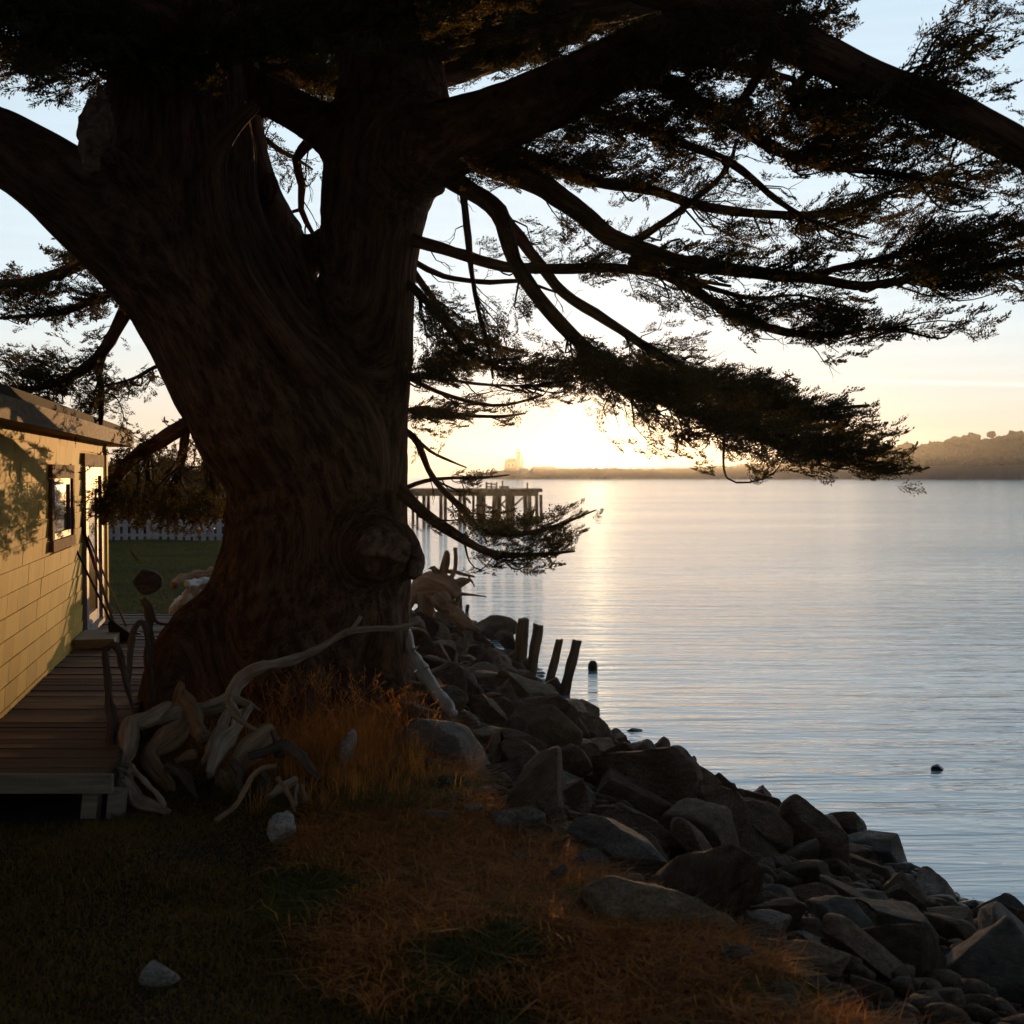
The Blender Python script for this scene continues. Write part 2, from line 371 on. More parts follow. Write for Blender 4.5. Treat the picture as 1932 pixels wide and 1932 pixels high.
def terr(x, y):
    p = np.stack([np.atleast_1d(x), np.atleast_1d(y)], 1).astype(float)
    ds = pdist(p, SHORE); db = pdist(p, BANK)
    top = 1.43 + .14 * np.clip((p[:, 1] - 5) / 6, 0, 1) + .05 * np.clip((p[:, 1] - 14) / 20, 0, 1)
    t = np.clip(ds / np.maximum(ds - db, 1e-3), 0, 1)
    sl = (t * .75 + .25 * t * t * (3 - 2 * t)) * top
    z = np.where(ds < 0, np.maximum(ds * .35, -3), np.where(db > 0, top, sl))
    nz = vnoise(np.column_stack([p * .9, p[:, 0] * 0])) * .04 + vnoise(np.column_stack([p * 3.1, p[:, 0] * 0 + 5])) * .015
    return z + nz * (z > .1)
def ground_hit(px, py, lo=3.0, hi=60):
    ys = np.linspace(lo, hi, 1500)
    pts = np.array([W(px, py, 1.0)]); k = pts[0]
    X = k[0] * ys; Z = CAMZ + (k[2] - CAMZ) * ys
    T = terr(X, ys); below = np.where(Z <= np.maximum(T, 0))[0]
    i = below[0] if len(below) else len(ys) - 1
    return ys[i]

gx = np.concatenate([-np.geomspace(900, 9, 40), np.arange(-8.9, 8, .09), np.geomspace(8, 60, 12)])
gy = np.concatenate([np.linspace(-30, 1, 16), np.arange(1.1, 30, .11), np.arange(30, 60, .8), np.geomspace(60, 900, 30)])
GX, GY = np.meshgrid(gx, gy); GZ = terr(GX.ravel(), GY.ravel())
idx = np.arange(GX.size).reshape(GX.shape)
Fq = np.stack([idx[:-1, :-1], idx[:-1, 1:], idx[1:, 1:], idx[1:, :-1]], -1).reshape(-1, 4)
g_ = MB().add(np.column_stack([GX.ravel(), GY.ravel(), GZ]), Fq).build('ground', M['soil']); tag(g_, kind='structure')
wx = np.array([-6000, -300, -30, 0, 30, 300, 6000.]); wy = np.array([-50, 20, 60, 300, 1500, 9000.])
GX, GY = np.meshgrid(wx, wy); idx = np.arange(GX.size).reshape(GX.shape)
Fq = np.stack([idx[:-1, :-1], idx[:-1, 1:], idx[1:, 1:], idx[1:, :-1]], -1).reshape(-1, 4)
w_ = MB().add(np.column_stack([GX.ravel(), GY.ravel(), GX.ravel() * 0]), Fq).build('water', M['water']); tag(w_, kind='structure')

# ------------------------------------------------------------------ far shore, wood, lighthouse
FD = 895.0; PXM = FD / F
prof = [(860, 903), (885, 900), (905, 896), (925, 890), (940, 886.5), (952, 885.6), (998, 885.6), (1004, 880), (1025, 879.5), (1045, 881), (1060, 882.5), (1090, 883), (1110, 882), (1160, 882), (1200, 883), (1330, 881.5), (1500, 880), (1650, 879), (1830, 878), (2000, 876), (2400, 874)]
xs = np.arange(850, 2400, 1.6); tops = np.interp(xs, [p[0] for p in prof], [p[1] for p in prof])
rows = []
for k, (hf, dy) in enumerate([(-.25, -10), (0.02, 0), (.3, 4), (.62, 9), (.9, 14), (1.0, 20), (.97, 60), (.6, 120), (-.1, 200)]):
    X = (xs - CX) / F * (FD + dy); Z = (CAMZ + (HOR - tops) / F * (FD + dy)) * hf
    nn = vnoise(np.column_stack([X * .45, np.full_like(X, dy * .3), Z * 0])) * (.9 if 0 < hf else 0)
    rows.append(np.column_stack([X, np.full_like(X, FD + dy) + nn * 2, Z + nn * .7 * (hf > .1) - .3]))
V = np.vstack(rows); idx = np.arange(len(V)).reshape(len(rows), len(xs))
Fq = np.stack([idx[:-1, :-1], idx[:-1, 1:], idx[1:, 1:], idx[1:, :-1]], -1).reshape(-1, 4)
o = MB().add(V, Fq).build('far_shore', M['jetty'], smooth=False); tag(o, kind='structure')
# dune wood on the right, one far-off mass
mb = MB(); r2 = np.random.default_rng(5)
wp = [(1300, 881), (1470, 873), (1500, 870), (1560, 866), (1610, 869), (1650, 850), (1690, 838), (1740, 838), (1790, 832), (1817, 821), (1870, 813), (1990, 812), (2300, 820)]
bmi = bpy.data.meshes.new('t')
import bmesh
def ico(sub):
    bm = bmesh.new(); bmesh.ops.create_icosphere(bm, subdivisions=sub, radius=1)
    v = np.array([x.co[:] for x in bm.verts]); f = np.array([[y.index for y in x.verts] for x in bm.faces]); bm.free(); return v, f
I1, I2, I3, I4, I5 = ico(1), ico(2), ico(3), ico(4), ico(5)
for k in range(900):
    px = r2.uniform(1300, 2250); top = np.interp(px, [p[0] for p in wp], [p[1] for p in wp]); dd = FD + r2.uniform(22, 60)
    hz = CAMZ + (HOR - top) / F * dd; s = r2.uniform(2.5, 6.5) * min(1, max(.35, (hz - 6) / 12)); zc = hz - s * .7 - r2.random() * max(0, hz - 5)
    v, f = I3; d = 1 + .35 * vnoise(v * 2.3 + k) + .2 * vnoise(v * 6 + k)
    mb.add(v * d[:, None] * [s * 1.2, s, s * .85] + [(px - CX) / F * dd, dd, zc], f)
o = mb.build('dune_wood', M['dune_scrub'], smooth=False); tag(o, 'dark wooded dune behind the stone jetty at the right end of the far shore', 'woodland', kind='stuff')

LX = lambda px: (px - CX) / F * FD
LZ = lambda py: CAMZ + (HOR - py) / F * FD
L0 = (LX(969), FD + 6, LZ(885.6))
lh = empty('lighthouse', L0, 'small white lighthouse with attached building on the point across the water', 'lighthouse')
def lathe(mb, c, prof, seg=20):
    P = np.array([[c[0], c[1], z] for r, z in prof]); R = np.array([r for r, z in prof])
    th = np.linspace(0, 2 * PI, seg, endpoint=False)
    V = np.array([[c[0] + r * math.cos(t), c[1] + r * math.sin(t), z] for r, z in prof for t in th])
    idx = np.arange(len(V)).reshape(len(prof), seg); a_, b_ = idx[:-1], idx[1:]
    Fq = np.stack([a_, np.roll(a_, -1, 1), np.roll(b_, -1, 1), b_], -1).reshape(-1, 4)
    return mb.add(V, Fq)
x0, x1 = LX(951), LX(988); zb, zt, zr = LZ(887), LZ(870.5), LZ(864.5)
Y0, Y1 = FD + 8, FD + 16
mb = MB(); mb.box(((x0 + x1) / 2, (Y0 + Y1) / 2, (zb + zt) / 2), (x1 - x0, Y1 - Y0, zt - zb)); mb.build('wall', M['lighthouse_white'], lh, False)
mb = MB(); e = .5
V = [(x0 - e, Y0 - e, zt), (x1 + e, Y0 - e, zt), (x1 + e, Y1 + e, zt), (x0 - e, Y1 + e, zt), (x0 + 3.2, (Y0 + Y1) / 2, zr), (x1 - 3.2, (Y0 + Y1) / 2, zr)]
mb.add(V, [[0, 1, 5, 4], [2, 3, 4, 5], [1, 2, 5, -1], [3, 0, 4, -1], [3, 2, 1, 0]]); mb.build('roof', M['lighthouse_roof'], lh, False)
tx = LX(977.6); ty = FD + 7.2; mb = MB()
lathe(mb, (tx, ty), [(1.95, LZ(887)), (1.75, LZ(856)), (1.72, LZ(854.5))]); mb.build('tower', M['lighthouse_white'], lh)
mb = MB(); lathe(mb, (tx, ty), [(0, LZ(854.8)), (2.0, LZ(854.8)), (2.0, LZ(854.2)), (1.75, LZ(853.9)), (1.75, LZ(852.2)), (0, LZ(852.2))]); mb.build('gallery', M['lantern_metal'], lh, False)
mb = MB(); lathe(mb, (tx, ty), [(1.15, LZ(852.2)), (1.15, LZ(849.2))]); mb.build('lantern_glass', M['lampglass'], lh)
mb = MB(); lathe(mb, (tx, ty), [(1.45, LZ(849.4)), (1.3, LZ(849)), (.6, LZ(847.6)), (.15, LZ(846.8)), (.06, LZ(845.6)), (0, LZ(845.6))]); mb.build('lantern_roof', M['lantern_metal'], lh, False)
mb = MB(); mb.box((LX(986.2), FD + 12, (LZ(872) + LZ(861.5)) / 2), (.7, .7, LZ(861.5) - LZ(872))); mb.build('chimney', M['lighthouse_roof'], lh, False)
for px in (960, 967.6):
    mb = MB(); mb.box((LX(px), Y0 - .03, LZ(877.6)), (.9, .14, 1.9)); w0 = mb.build('window', M['lantern_metal'], lh, False)
    MB().box((LX(px), Y0 - .12, LZ(877.6)), (.66, .1, 1.6)).build('pane', M['lampglass'], w0, False)
mb = MB()
V = [(LX(980), FD + 4, LZ(896)), (LX(992), FD + 4, LZ(893)), (LX(998), FD + 4, LZ(889)), (LX(998), FD + 4, LZ(884)), (LX(987), FD + 4, LZ(882)), (LX(981), FD + 4, LZ(885))]
V2 = [(a, b_ + 5, c) for a, b_, c in V]
mb.add(V + V2, [[0, 1, 2, 3], [0, 3, 4, 5], [6, 9, 8, 7], [6, 11, 10, 9]] + [[i, i + 6, (i + 1) % 6 + 6, (i + 1) % 6] for i in range(6)]); mb.build('ramp', M['lighthouse_white'], lh, False)

# ------------------------------------------------------------------ pier
PD = 97.7
def PW(px, py, dy=0): return W(px, py, PD + dy)
pr = empty('pier', tuple(PW(1000, 981)), 'long timber pier on tall piles standing in the water below the lighthouse', 'pier')
zt = PW(0, 923)[2]; zb = PW(0, 928.5)[2]; zs = PW(0, 936)[2]
xr = PW(1023.5, 930)[0]
MB().box(((xr - 45) / 2 - .0, PD + 3.5, (zt + zb) / 2), (xr + 45, 7.4, zt - zb)).build('deck', M['pier'], pr, False)
for dy in (0.25, 6.6):
    MB().box(((xr - 45) / 2 - .1, PD + dy, (zb + zs) / 2), (xr + 44.6, .32, zb - zs - .004)).build('beam', M['pier'], pr, False)
k = 0
for (px, rp, l) in [(990, 4.0, 2), (1012, 3.2, 1), (960.5, 2.6, 0), (956, 3, 1), (934, 5, -1), (904, 4.5, 0), (893, 2.5, 0), (868, 3.6, 0), (832, 3.4, 0), (800, 3.4, 0), (779, 2.4, 0), (745, 3, 0), (700, 3, 0), (640, 3, 0), (580, 3, 0), (500, 3, 0), (420, 3, 0), (330, 3, 0), (230, 3, 0)]:
    for dy in (.25, 6.6):
        p0 = PW(px, 936, dy); p0 = np.array([p0[0] + (dy > 1) * .35, PD + dy, zs]); p1 = np.array([p0[0] + l * .09, PD + dy, -1.2]); r = rp * PD / F
        P, R = resample([p0, p1], [r, r * 1.12], .5); MB().tube(P, R, 8, .2).build('pile', M['pier'], pr)
for a, b_, dy in [((965, 959), (986, 939), .6), ((1003, 972), (1011, 950), .7), ((944, 950), (956, 960), 6), ((935, 962), (958, 940), 6.3), ((895, 965), (915, 940), .7), ((905, 940), (925, 962), 6)]:
    P, R = resample([PW(*a, dy), PW(*b_, dy)], [.075, .075], .5); MB().tube(P, R, 6).build('brace', M['pier'], pr, False)
for px, h in [(995, 1.0), (948, 1.3), (918, 1.1), (937, 1.1), (927, 1.0)]:
    p = PW(px, 923, 1); MB().box((p[0], PD + 1, zt + h * .25), (.12, .12, h * .5)).build('rail_post', M['pier'], pr, False)
for (a, b_) in [((916, 912), (938, 914)), ((916, 918), (938, 919))]:
    P, R = resample([PW(*a, 1.2), PW(*b_, 1.2)], [.05, .05], .5); MB().tube(P, R, 6).build('rail', M['pier'], pr, False)
p = PW(951, 920, 2); o = empty('storage_box', (p[0], PD + 2, zt), 'low grey storage box lying on the pier deck', 'box')
MB().box((p[0], PD + 2, zt + .1), (.75, .7, .2)).build('box_body', M['crate_grey'], o, False)
MB().box((p[0], PD + 2, zt + .22), (.82, .76, .035)).build('lid', M['crate_grey'], o, False)

# ------------------------------------------------------------------ the big cypress
TB = W(560, 1345, 11.0); TB[2] = float(terr(TB[0], 11.0)[0])
tree = empty('cypress_tree', tuple(TB), 'huge dark cypress with forked furrowed trunk leaning over the bank', 'tree')
def PL(pts, d0, d1=None):
    """(px,py,r_px[,depth]) list -> world points and radii"""
    d1 = d0 if d1 is None else d1; n = len(pts); P = []; R = []
    for i, q in enumerate(pts):
        d = q[3] if len(q) > 3 else d0 + (d1 - d0) * i / (n - 1)
        P.append(W(q[0], q[1], d)); R.append(q[2] * d / F)
    return np.array(P), np.array(R)
stems = []
def stem(pts, d0=11.0, d1=None, wt=1.0):
    P, R = PL(pts, d0, d1); P, R = resample(P, R, .12); stems.append((P, R))
stem([(560, 1420, 235), (560, 1330, 228), (555, 1240, 215), (570, 1150, 192), (590, 1060, 176), (596, 960, 168), (590, 860, 178), (560, 760, 170)], 11.1)
stem([(690, 1250, 80), (695, 1100, 82), (690, 980, 80), (690, 860, 82), (690, 740, 86), (691, 600, 88), (696, 500, 88), (705, 400, 97), (722, 320, 110), (738, 230, 112), (735, 130, 95), (728, 0, 75), (715, -160, 60), (705, -420, 34), (690, -720, 6)], 11.05, 11.3)
stem([(575, 1020, 100, 11.1), (562, 900, 135, 11.05), (520, 790, 158), (470, 700, 155), (425, 610, 150), (375, 500, 145), (345, 400, 135), (335, 280, 140), (330, 130, 125), (330, -40, 100), (335, -200, 70), (345, -450, 36), (350, -760, 7)], 10.9, 10.2)
stem([(540, 900, 110, 11.1), (500, 800, 140), (400, 640, 115), (330, 540, 100), (250, 465, 96), (170, 395, 88), (100, 335, 80), (0, 275, 66), (-90, 235, 52), (-230, 170, 32), (-400, 70, 8)], 10.9, 9.2)
stem([(585, 760, 95), (548, 620, 75), (515, 530, 78), (488, 440, 74), (455, 350, 70), (436, 265, 68), (430, 120, 62), (425, -80, 46), (415, -350, 10)], 11.2, 11.6)
stem([(740, 330, 80), (790, 285, 78), (860, 258, 70), (940, 225, 62), (1040, 180, 56), (1180, 110, 50), (1300, 60, 44), (1430, 0, 34), (1600, -80, 20), (1760, -190, 6)], 11.1, 9.2)
stem([(700, 330, 60), (640, 262, 46), (570, 215, 42), (480, 170, 40), (400, 120, 36)], 11.2, 10.8)
stem([(545, 520, 34), (585, 478, 36), (640, 455, 36)], 11.5, 11.3)
stem([(480, 1130, 70), (400, 1180, 66), (345, 1230, 56), (305, 1300, 42), (285, 1380, 34)], 10.8, 9.9)
stem([(565, 1080, 60), (548, 1220, 85), (530, 1420, 80)], 10.9, 10.0)
stem([(700, 1060, 50), (708, 1200, 56), (720, 1330, 48), (725, 1420, 44)], 11.0, 10.35)
stem([(640, 1080, 45), (640, 1260, 55), (645, 1420, 50)], 10.9, 10.1)
stem([(480, 1090, 50), (415, 1250, 60), (380, 1420, 50)], 10.9, 9.9)
stem([(735, 1000, 45), (765, 1060, 40), (778, 1078, 30)], 10.8, 10.7)
stem([(700, 1030, 62), (722, 1048, 48)], 10.7, 10.25)
mb = MB()
for P, R in stems:
    v, f, b_ = tube(P, R, 28, .10); mb.add(v, f)
tmp = mb.build('tmp', M['bark'])
md = tmp.modifiers.new('r', 'REMESH'); md.mode = 'VOXEL'; md.voxel_size = .024; md.adaptivity = 0
dg = bpy.context.evaluated_depsgraph_get(); me2 = bpy.data.meshes.new_from_object(tmp.evaluated_get(dg))
bpy.data.objects.remove(tmp)
nv = len(me2.vertices); V = np.empty(nv * 3, np.float32); me2.vertices.foreach_get('co', V); V = V.reshape(-1, 3).astype(float)
Fq = np.array([list(p.vertices) + ([-1] if len(p.vertices) == 3 else []) for p in me2.polygons])
# smooth (laplacian) to blend the stems
E = np.vstack([Fq[:, [0, 1]], Fq[:, [1, 2]], Fq[:, [2, 3]], Fq[:, [3, 0]]]); E = E[(E >= 0).all(1)]
deg = np.bincount(E.ravel(), minlength=nv).astype(float)
for it in range(22):
    A = np.zeros_like(V)
    for k in range(3): A[:, k] = np.bincount(E[:, 0], V[E[:, 1], k], nv) + np.bincount(E[:, 1], V[E[:, 0], k], nv)
    V = V * .4 + .6 * A / deg[:, None]
# nearest skeleton point -> bark coordinates
SP = np.vstack([P for P, R in stems]); SR = np.concatenate([R for P, R in stems])
SL = np.concatenate([np.concatenate([[0], np.cumsum(np.linalg.norm(np.diff(P, axis=0), axis=1))]) + 7 * i for i, (P, R) in enumerate(stems)])
ST = np.vstack([np.gradient(P, axis=0) / (np.linalg.norm(np.gradient(P, axis=0), axis=1)[:, None] + 1e-9) for P, R in stems])
ST[ST[:, 2] < -.3] *= -1
BK = np.zeros_like(V); NR = np.zeros_like(V)
for s0 in range(0, nv, 20000):
    q = V[s0:s0 + 20000]; D = np.linalg.norm(q[:, None] - SP[None], axis=-1) - SR[None]
    # smooth blend of the few nearest skeleton points
    wgt = np.exp(-np.clip((D - D.min(1)[:, None]) / .11, 0, 30))
    wgt /= wgt.sum(1)[:, None]
    T = wgt @ ST; T /= np.linalg.norm(T, axis=1)[:, None] + 1e-9
    C = wgt @ SP; L = ((q - C) * T).sum(1)
    rad = q - C - T * L[:, None]; NR[s0:s0 + 20000] = rad / (np.linalg.norm(rad, axis=1)[:, None] + 1e-9)
    zz = (q * T).sum(1)
    BK[s0:s0 + 20000] = np.column_stack([rad[:, 0] - rad[:, 2] * T[:, 0] * .2, rad[:, 1], zz])
flute = vnoise(np.column_stack([BK[:, 0] * 3.2 + 3, BK[:, 1] * 3.2, BK[:, 2] * .35])) * .034 + vnoise(np.column_stack([BK[:, 0] * 9 + 8, BK[:, 1] * 9, BK[:, 2] * .7])) * .022 + vnoise(np.column_stack([BK[:, 0] * 24, BK[:, 1] * 24, BK[:, 2] * 1.7])) * .012
V = V + NR * flute[:, None]
BK[:, 2] += 0
bpy.data.meshes.remove(me2)
trunk = MB().add(V, Fq, BK).build('trunk', M['bark'], tree)

# cut stubs, scar, burl
def lump(name, mat_, c, size, parent, seed, amp=.2, freq=2.0, rot=None, cuts=0, lv=I4):
    v, f = lv; r3 = np.random.default_rng(seed); v = v.copy()
    for k in range(cuts):
        n = r3.normal(size=3); n /= np.linalg.norm(n); dd = r3.uniform(.45, .8); t = v @ n
        v = v - np.maximum(0, t - dd)[:, None] * n
    v = v * (1 + amp * fbm(v * freq + seed * 3.7, 4))[:, None] * np.array(size)
    if rot is not None: v = v @ np.array(rot.to_matrix()).T
    mb = MB().add(v + np.array(c), f); return mb.build(name, mat_, parent)
from mathutils import Euler
lump('cut_face', M['cut'], W(726, 1032, 10.08), (.19, .06, .18), trunk, 3, .55, 2.2, None, 6)
lump('cut_stub', M['cut'], W(784, 1063, 10.55), (.075, .09, .135), trunk, 4, .2, 2.5, Euler((0, .15, 0)))
lump('bark_scar', M['cut'], W(180, 240, 9.25), (.115, .05, .24), trunk, 5, .4, 2.2, Euler((0, .25, 0)))
lump('bark_scar', M['cut'], W(168, 285, 9.25), (.07, .05, .17), trunk, 15, .4, 2.2, Euler((0, -.1, 0)))
lump('burl', M['bark'], W(510, 355, 11.0), (.075, .12, .12), trunk, 6, .25, 2)
lump('knot', M['bark'], W(735, 945, 10.47), (.06, .05, .09), trunk, 7, .25, 2)

# ---- branches: (name, points(px,py,r[,depth]), depth start, depth end)
BR = []
def br(pts, d0, d1=None, fol=True):
    P, R = PL(pts, d0, d1); P, R = resample(P, R, .10); BR.append([P, R, fol])
br([(600, 715, 26), (570, 680, 24), (520, 612, 22), (462, 525, 22), (424, 430, 22), (408, 340, 21), (415, 280, 18), (445, 235, 15), (480, 200, 12)], 10.0, 9.3, False)
br([(815, 320, 20), (839, 334, 17), (892, 361, 17), (939, 399, 17), (956, 442, 16), (971, 492, 15), (997, 536, 14), (1041, 594, 14), (1093, 646, 13), (1160, 700, 12), (1240, 745, 11), (1340, 790, 9), (1450, 832, 7), (1570, 862, 5), (1700, 878, 2)], 11.0, 9.0)
br([(950, 410, 12), (980, 448, 12), (1020, 501, 11), (1064, 553, 10), (1122, 591, 10), (1172, 623, 9), (1230, 661, 9), (1310, 705, 8), (1410, 745, 7), (1520, 772, 5), (1640, 765, 3)], 10.8, 11.5)
br([(870, 290, 26), (991, 334, 22), (1055, 372, 20), (1114, 416, 18), (1155, 448, 17), (1230, 477, 16), (1300, 498, 14), (1450, 517, 12), (1540, 526, 10), (1615, 539, 9), (1675, 533, 8), (1830, 508, 6), (1990, 480, 3)], 10.9, 8.6)
br([(770, 448, 14), (790, 457, 12), (880, 483, 11), (953, 503, 10), (1055, 507, 10), (1150, 505, 9), (1260, 520, 6), (1380, 540, 3)], 11.0, 10.6)
br([(765, 485, 7), (784, 495, 6), (837, 521, 5), (924, 533, 5), (980, 530, 4), (1060, 555, 2)], 11.2, 11.6)
br([(868, 285, 8), (869, 311, 8), (875, 375, 7), (883, 448, 7), (889, 507, 5), (901, 580, 4), (921, 652, 4), (930, 715, 2)], 10.7, 10.9)
br([(770, 500, 8), (784, 518, 7), (816, 562, 6), (851, 609, 6), (905, 645, 5), (990, 665, 3)], 11.2, 11.9)
br([(765, 530, 8), (790, 552, 7), (832, 602, 6), (872, 650, 5), (930, 690, 4), (1040, 705, 2)], 11.0, 10.4)
br([(940, 270, 16), (1075, 329, 11), (1143, 346, 10), (1239, 361, 10), (1300, 383, 9), (1360, 395, 9), (1450, 405, 8), (1525, 405, 7), (1600, 392, 6), (1720, 350, 4), (1850, 320, 2)], 10.9, 9.8)
br([(1040, 190, 14), (1120, 215, 10), (1240, 254, 9), (1315, 281, 8), (1375, 305, 8), (1420, 338, 7), (1465, 377, 6), (1540, 420, 4), (1640, 450, 2)], 10.5, 9.0)
br([(1190, 460, 8), (1240, 428, 7), (1294, 389, 6), (1369, 323, 5), (1390, 262, 3)], 10.5, 10.2)
br([(1200, 130, 16), (1354, 212, 12), (1405, 245, 12), (1462, 281, 11), (1560, 312, 9), (1700, 330, 6), (1840, 360, 3)], 10.0, 8.5)
br([(1190, 490, 12), (1267, 524, 11), (1315, 551, 10), (1366, 584, 10), (1420, 608, 9), (1480, 626, 8), (1570, 632, 6), (1630, 622, 4), (1725, 622, 2)], 10.7, 9.6)
br([(1300, 530, 5), (1336, 542, 5), (1420, 563, 4), (1510, 557, 2), (1620, 585, 2)], 10.2, 9.8)
br([(1450, 522, 8), (1540, 520, 7), (1570, 509, 7), (1690, 482, 6), (1820, 443, 4), (1930, 420, 2)], 9.6, 9.0)
br([(760, 705, 6), (772, 713, 5), (825, 739, 4), (900, 761, 4), (955, 764, 3), (1025, 746, 2)], 11.3, 11.9)
br([(755, 712, 4), (800, 706, 4), (880, 722, 3), (980, 728, 2), (1060, 720, 1.5)], 11.1, 10.6)
br([(750, 925, 16), (765, 936, 13), (800, 968, 11), (850, 1003, 10), (900, 1033, 8), (940, 1046, 7), (1000, 1047, 5), (1085, 1040, 2)], 11.0, 10.2)
br([(750, 806, 9), (772, 818, 7), (790, 838, 7), (807, 883, 6), (832, 921, 6), (875, 963, 6), (905, 998, 6), (960, 1010, 5), (1040, 995, 4), (1125, 962, 1.5)], 11.2, 11.6)
br([(780, 822, 4), (810, 850, 3), (850, 870, 2.5), (880, 882, 1.5)], 11.2, 11.9)
br([(755, 925, 5), (800, 908, 4), (850, 902, 3), (905, 902, 3), (960, 896, 1.5)], 11.2, 12.2)
br([(750, 780, 6), (800, 770, 5), (860, 782, 4), (940, 786, 3), (990, 780, 1.5)], 11.2, 12.0)
br([(270, 560, 18), (243, 580, 14), (215, 630, 12), (190, 668, 11), (150, 703, 10), (80, 730, 7), (0, 735, 4)], 11.2, 12.5)
br([(196, 662, 8), (186, 700, 7), (192, 740, 6), (190, 800, 4)], 11.9, 12.6)
br([(395, 770, 20), (370, 787, 17), (320, 822, 15), (270, 852, 14), (230, 888, 12), (210, 930, 11), (195, 985, 7)], 11.3, 13.5)
br([(350, 805, 10), (346, 850, 8), (338, 890, 7), (330, 940, 5)], 11.8, 12.6)
br([(385, 800, 8), (372, 800, 7), (388, 850, 6), (402, 905, 5), (405, 960, 3)], 11.6, 12.4)
br([(280, 845, 7), (277, 880, 6), (283, 915, 4)], 12.6, 13)
br([(190, 470, 14), (150, 500, 12), (60, 530, 9), (-60, 540, 5)], 11, 12)
br([(240, 540, 10), (190, 560, 8), (110, 590, 6), (0, 600, 3)], 11.2, 12.6)
br([(350, 690, 5), (300, 690, 4), (250, 715, 3), (190, 730, 2)], 11.2, 12.6)
br([(600, 250, 14), (560, 300, 9), (570, 350, 7), (568, 395, 6), (590, 440, 4), (600, 460, 3)], 11.6, 11.9)
br([(500, 262, 5), (530, 285, 5), (560, 300, 4), (590, 320, 2)], 12.0, 12.3)
br([(568, 395, 4), (545, 402, 3), (536, 410, 2)], 11.8, 11.9, False)
# heavy limb drooping across the top right corner and the limbs above the frame
br([(900, -140, 52), (1100, -80, 46), (1300, -10, 42), (1440, 55, 38), (1560, 108, 36), (1680, 165, 36), (1820, 226, 36), (1960, 305, 32), (2100, 400, 24), (2230, 520, 13), (2330, 640, 3)], 8.9, 6.7)
br([(1480, 55, 9), (1440, 130, 9), (1400, 190, 8), (1380, 240, 5)], 8.3, 9.0)
br([(1560, 110, 8), (1500, 165, 9), (1520, 175, 8), (1620, 168, 6), (1680, 160, 4)], 8.3, 8.0)
br([(735, 100, 50), (850, 60, 45), (1000, 30, 40), (1200, 0, 30), (1500, -60, 20), (1720, -150, 4)], 11.2, 12.5)
br([(720, 60, 50), (560, 20, 45), (380, -20, 36), (150, -60, 25), (-60, -80, 15), (-220, -130, 3)], 11.2, 12.6)
br([(330, 60, 70), (200, 20, 55), (60, 0, 40), (-80, -10, 25), (-240, -70, 4)], 10.2, 9.0)
br([(335, 100, 50), (480, 60, 46), (640, 40, 40), (800, 0, 30), (960, -60, 22), (1150, -150, 4)], 10.2, 8.5)
br([(430, 80, 50), (520, 120, 40), (620, 150, 26), (700, 170, 10)], 11.8, 13)
br([(740, 150, 40), (860, 130, 30), (960, 100, 24), (1100, 60, 12), (1250, 10, 3)], 11.6, 12.8)
br([(1180, 100, 14), (1300, 110, 12), (1420, 130, 9), (1500, 150, 6)], 9.9, 9.4)

# ---- overhead boughs (outside the frame, they shade the yard)
def br3(P, R):
    P, R = resample(P, R, .25); BR.append([P, R, True])
topL = W(335, -200, 10.2); topR = W(715, -160, 11.3)
OVER0 = len(BR)
for k, (a, tip, rr) in enumerate([(topL, (-6, 6, 9.5), .22), (topL, (-4, 2.5, 9), .24), (topR, (-.5, 3.5, 9), .24), (topR, (2.5, 5, 9.3), .22), (topR, (4.5, 8.5, 9.2), .2), (topL, (-6.5, 10, 10), .2),
        (topR, (0, 6, 11), .2), (topL, (-1.5, -1, 9.5), .2), (topR, (1.5, 0, 8.8), .2), (topR, (3, 13, 11), .18), (topL, (-4, 14, 11), .18), (topR, (0, 12, 12.5), .2), (topR, (6, 4, 9.5), .18), (topL, (-5, -2, 9), .18)]):
    a = np.array(a); tip = np.array(tip, float); mid = (a + tip) / 2 + [0, 0, .9]
    br3(np.array([a, mid, tip]), np.array([rr, rr * .6, .03]))

# spray prototypes ------------------------------------------------------------
def make_spray(seed, nb=13, L=1.0, bl=.42, width=.045):
    r3 = np.random.default_rng(seed); V = []; Q = []
    def blade(p, d, l, w, up):
        s = np.cross(d, up); s /= np.linalg.norm(s) + 1e-9; k = len(V)
        V.extend([p, p + d * l * .45 + s * w, p + d * l, p + d * l * .45 - s * w]); Q.append([k, k + 1, k + 2, k + 3])
    for i in range(nb):
        t = .12 + .88 * (i + r3.uniform(-.3, .3)) / nb; p = np.array([t, .03 * math.sin(i), .10 * t * t])
        sgn = 1 if i % 2 else -1; ang = r3.uniform(.45, .95) * (1 - .35 * t)
        d = np.array([math.cos(ang), sgn * math.sin(ang), r3.uniform(-.1, .55)]); d /= np.linalg.norm(d)
        l = bl * (1.15 - .7 * t) * r3.uniform(.7, 1.2)
        m_ = 5
        for j in range(m_):
            u = (j + .6) / m_; q = p + d * l * u + np.array([0, 0, .15 * u * u * l]); s2 = 1 if j % 2 else -1
            side = np.array([-d[1], d[0], 0]); dd = d * .8 + side * s2 * r3.uniform(.3, .8) + np.array([0, 0, r3.uniform(-.2, .6)]); dd /= np.linalg.norm(dd)
            blade(q, dd, r3.uniform(.10, .17) * (1.15 - .4 * u), width * r3.uniform(.45, .8), r3.normal(size=3))
        blade(p + d * l * .05, d, l * 1.05, width * .22, r3.normal(size=3))
    blade(np.array([0, 0, 0.]), np.array([1, 0, .08]), 1.08, width * .3, np.array([0, 0, 1.]))
    blade(np.array([.9, 0, .09]), np.array([1, 0, .2]), .22, width * .6, np.array([0, 1, 0.]))
    return np.array(V), np.array(Q)
SPR = [make_spray(s) for s in range(8)]
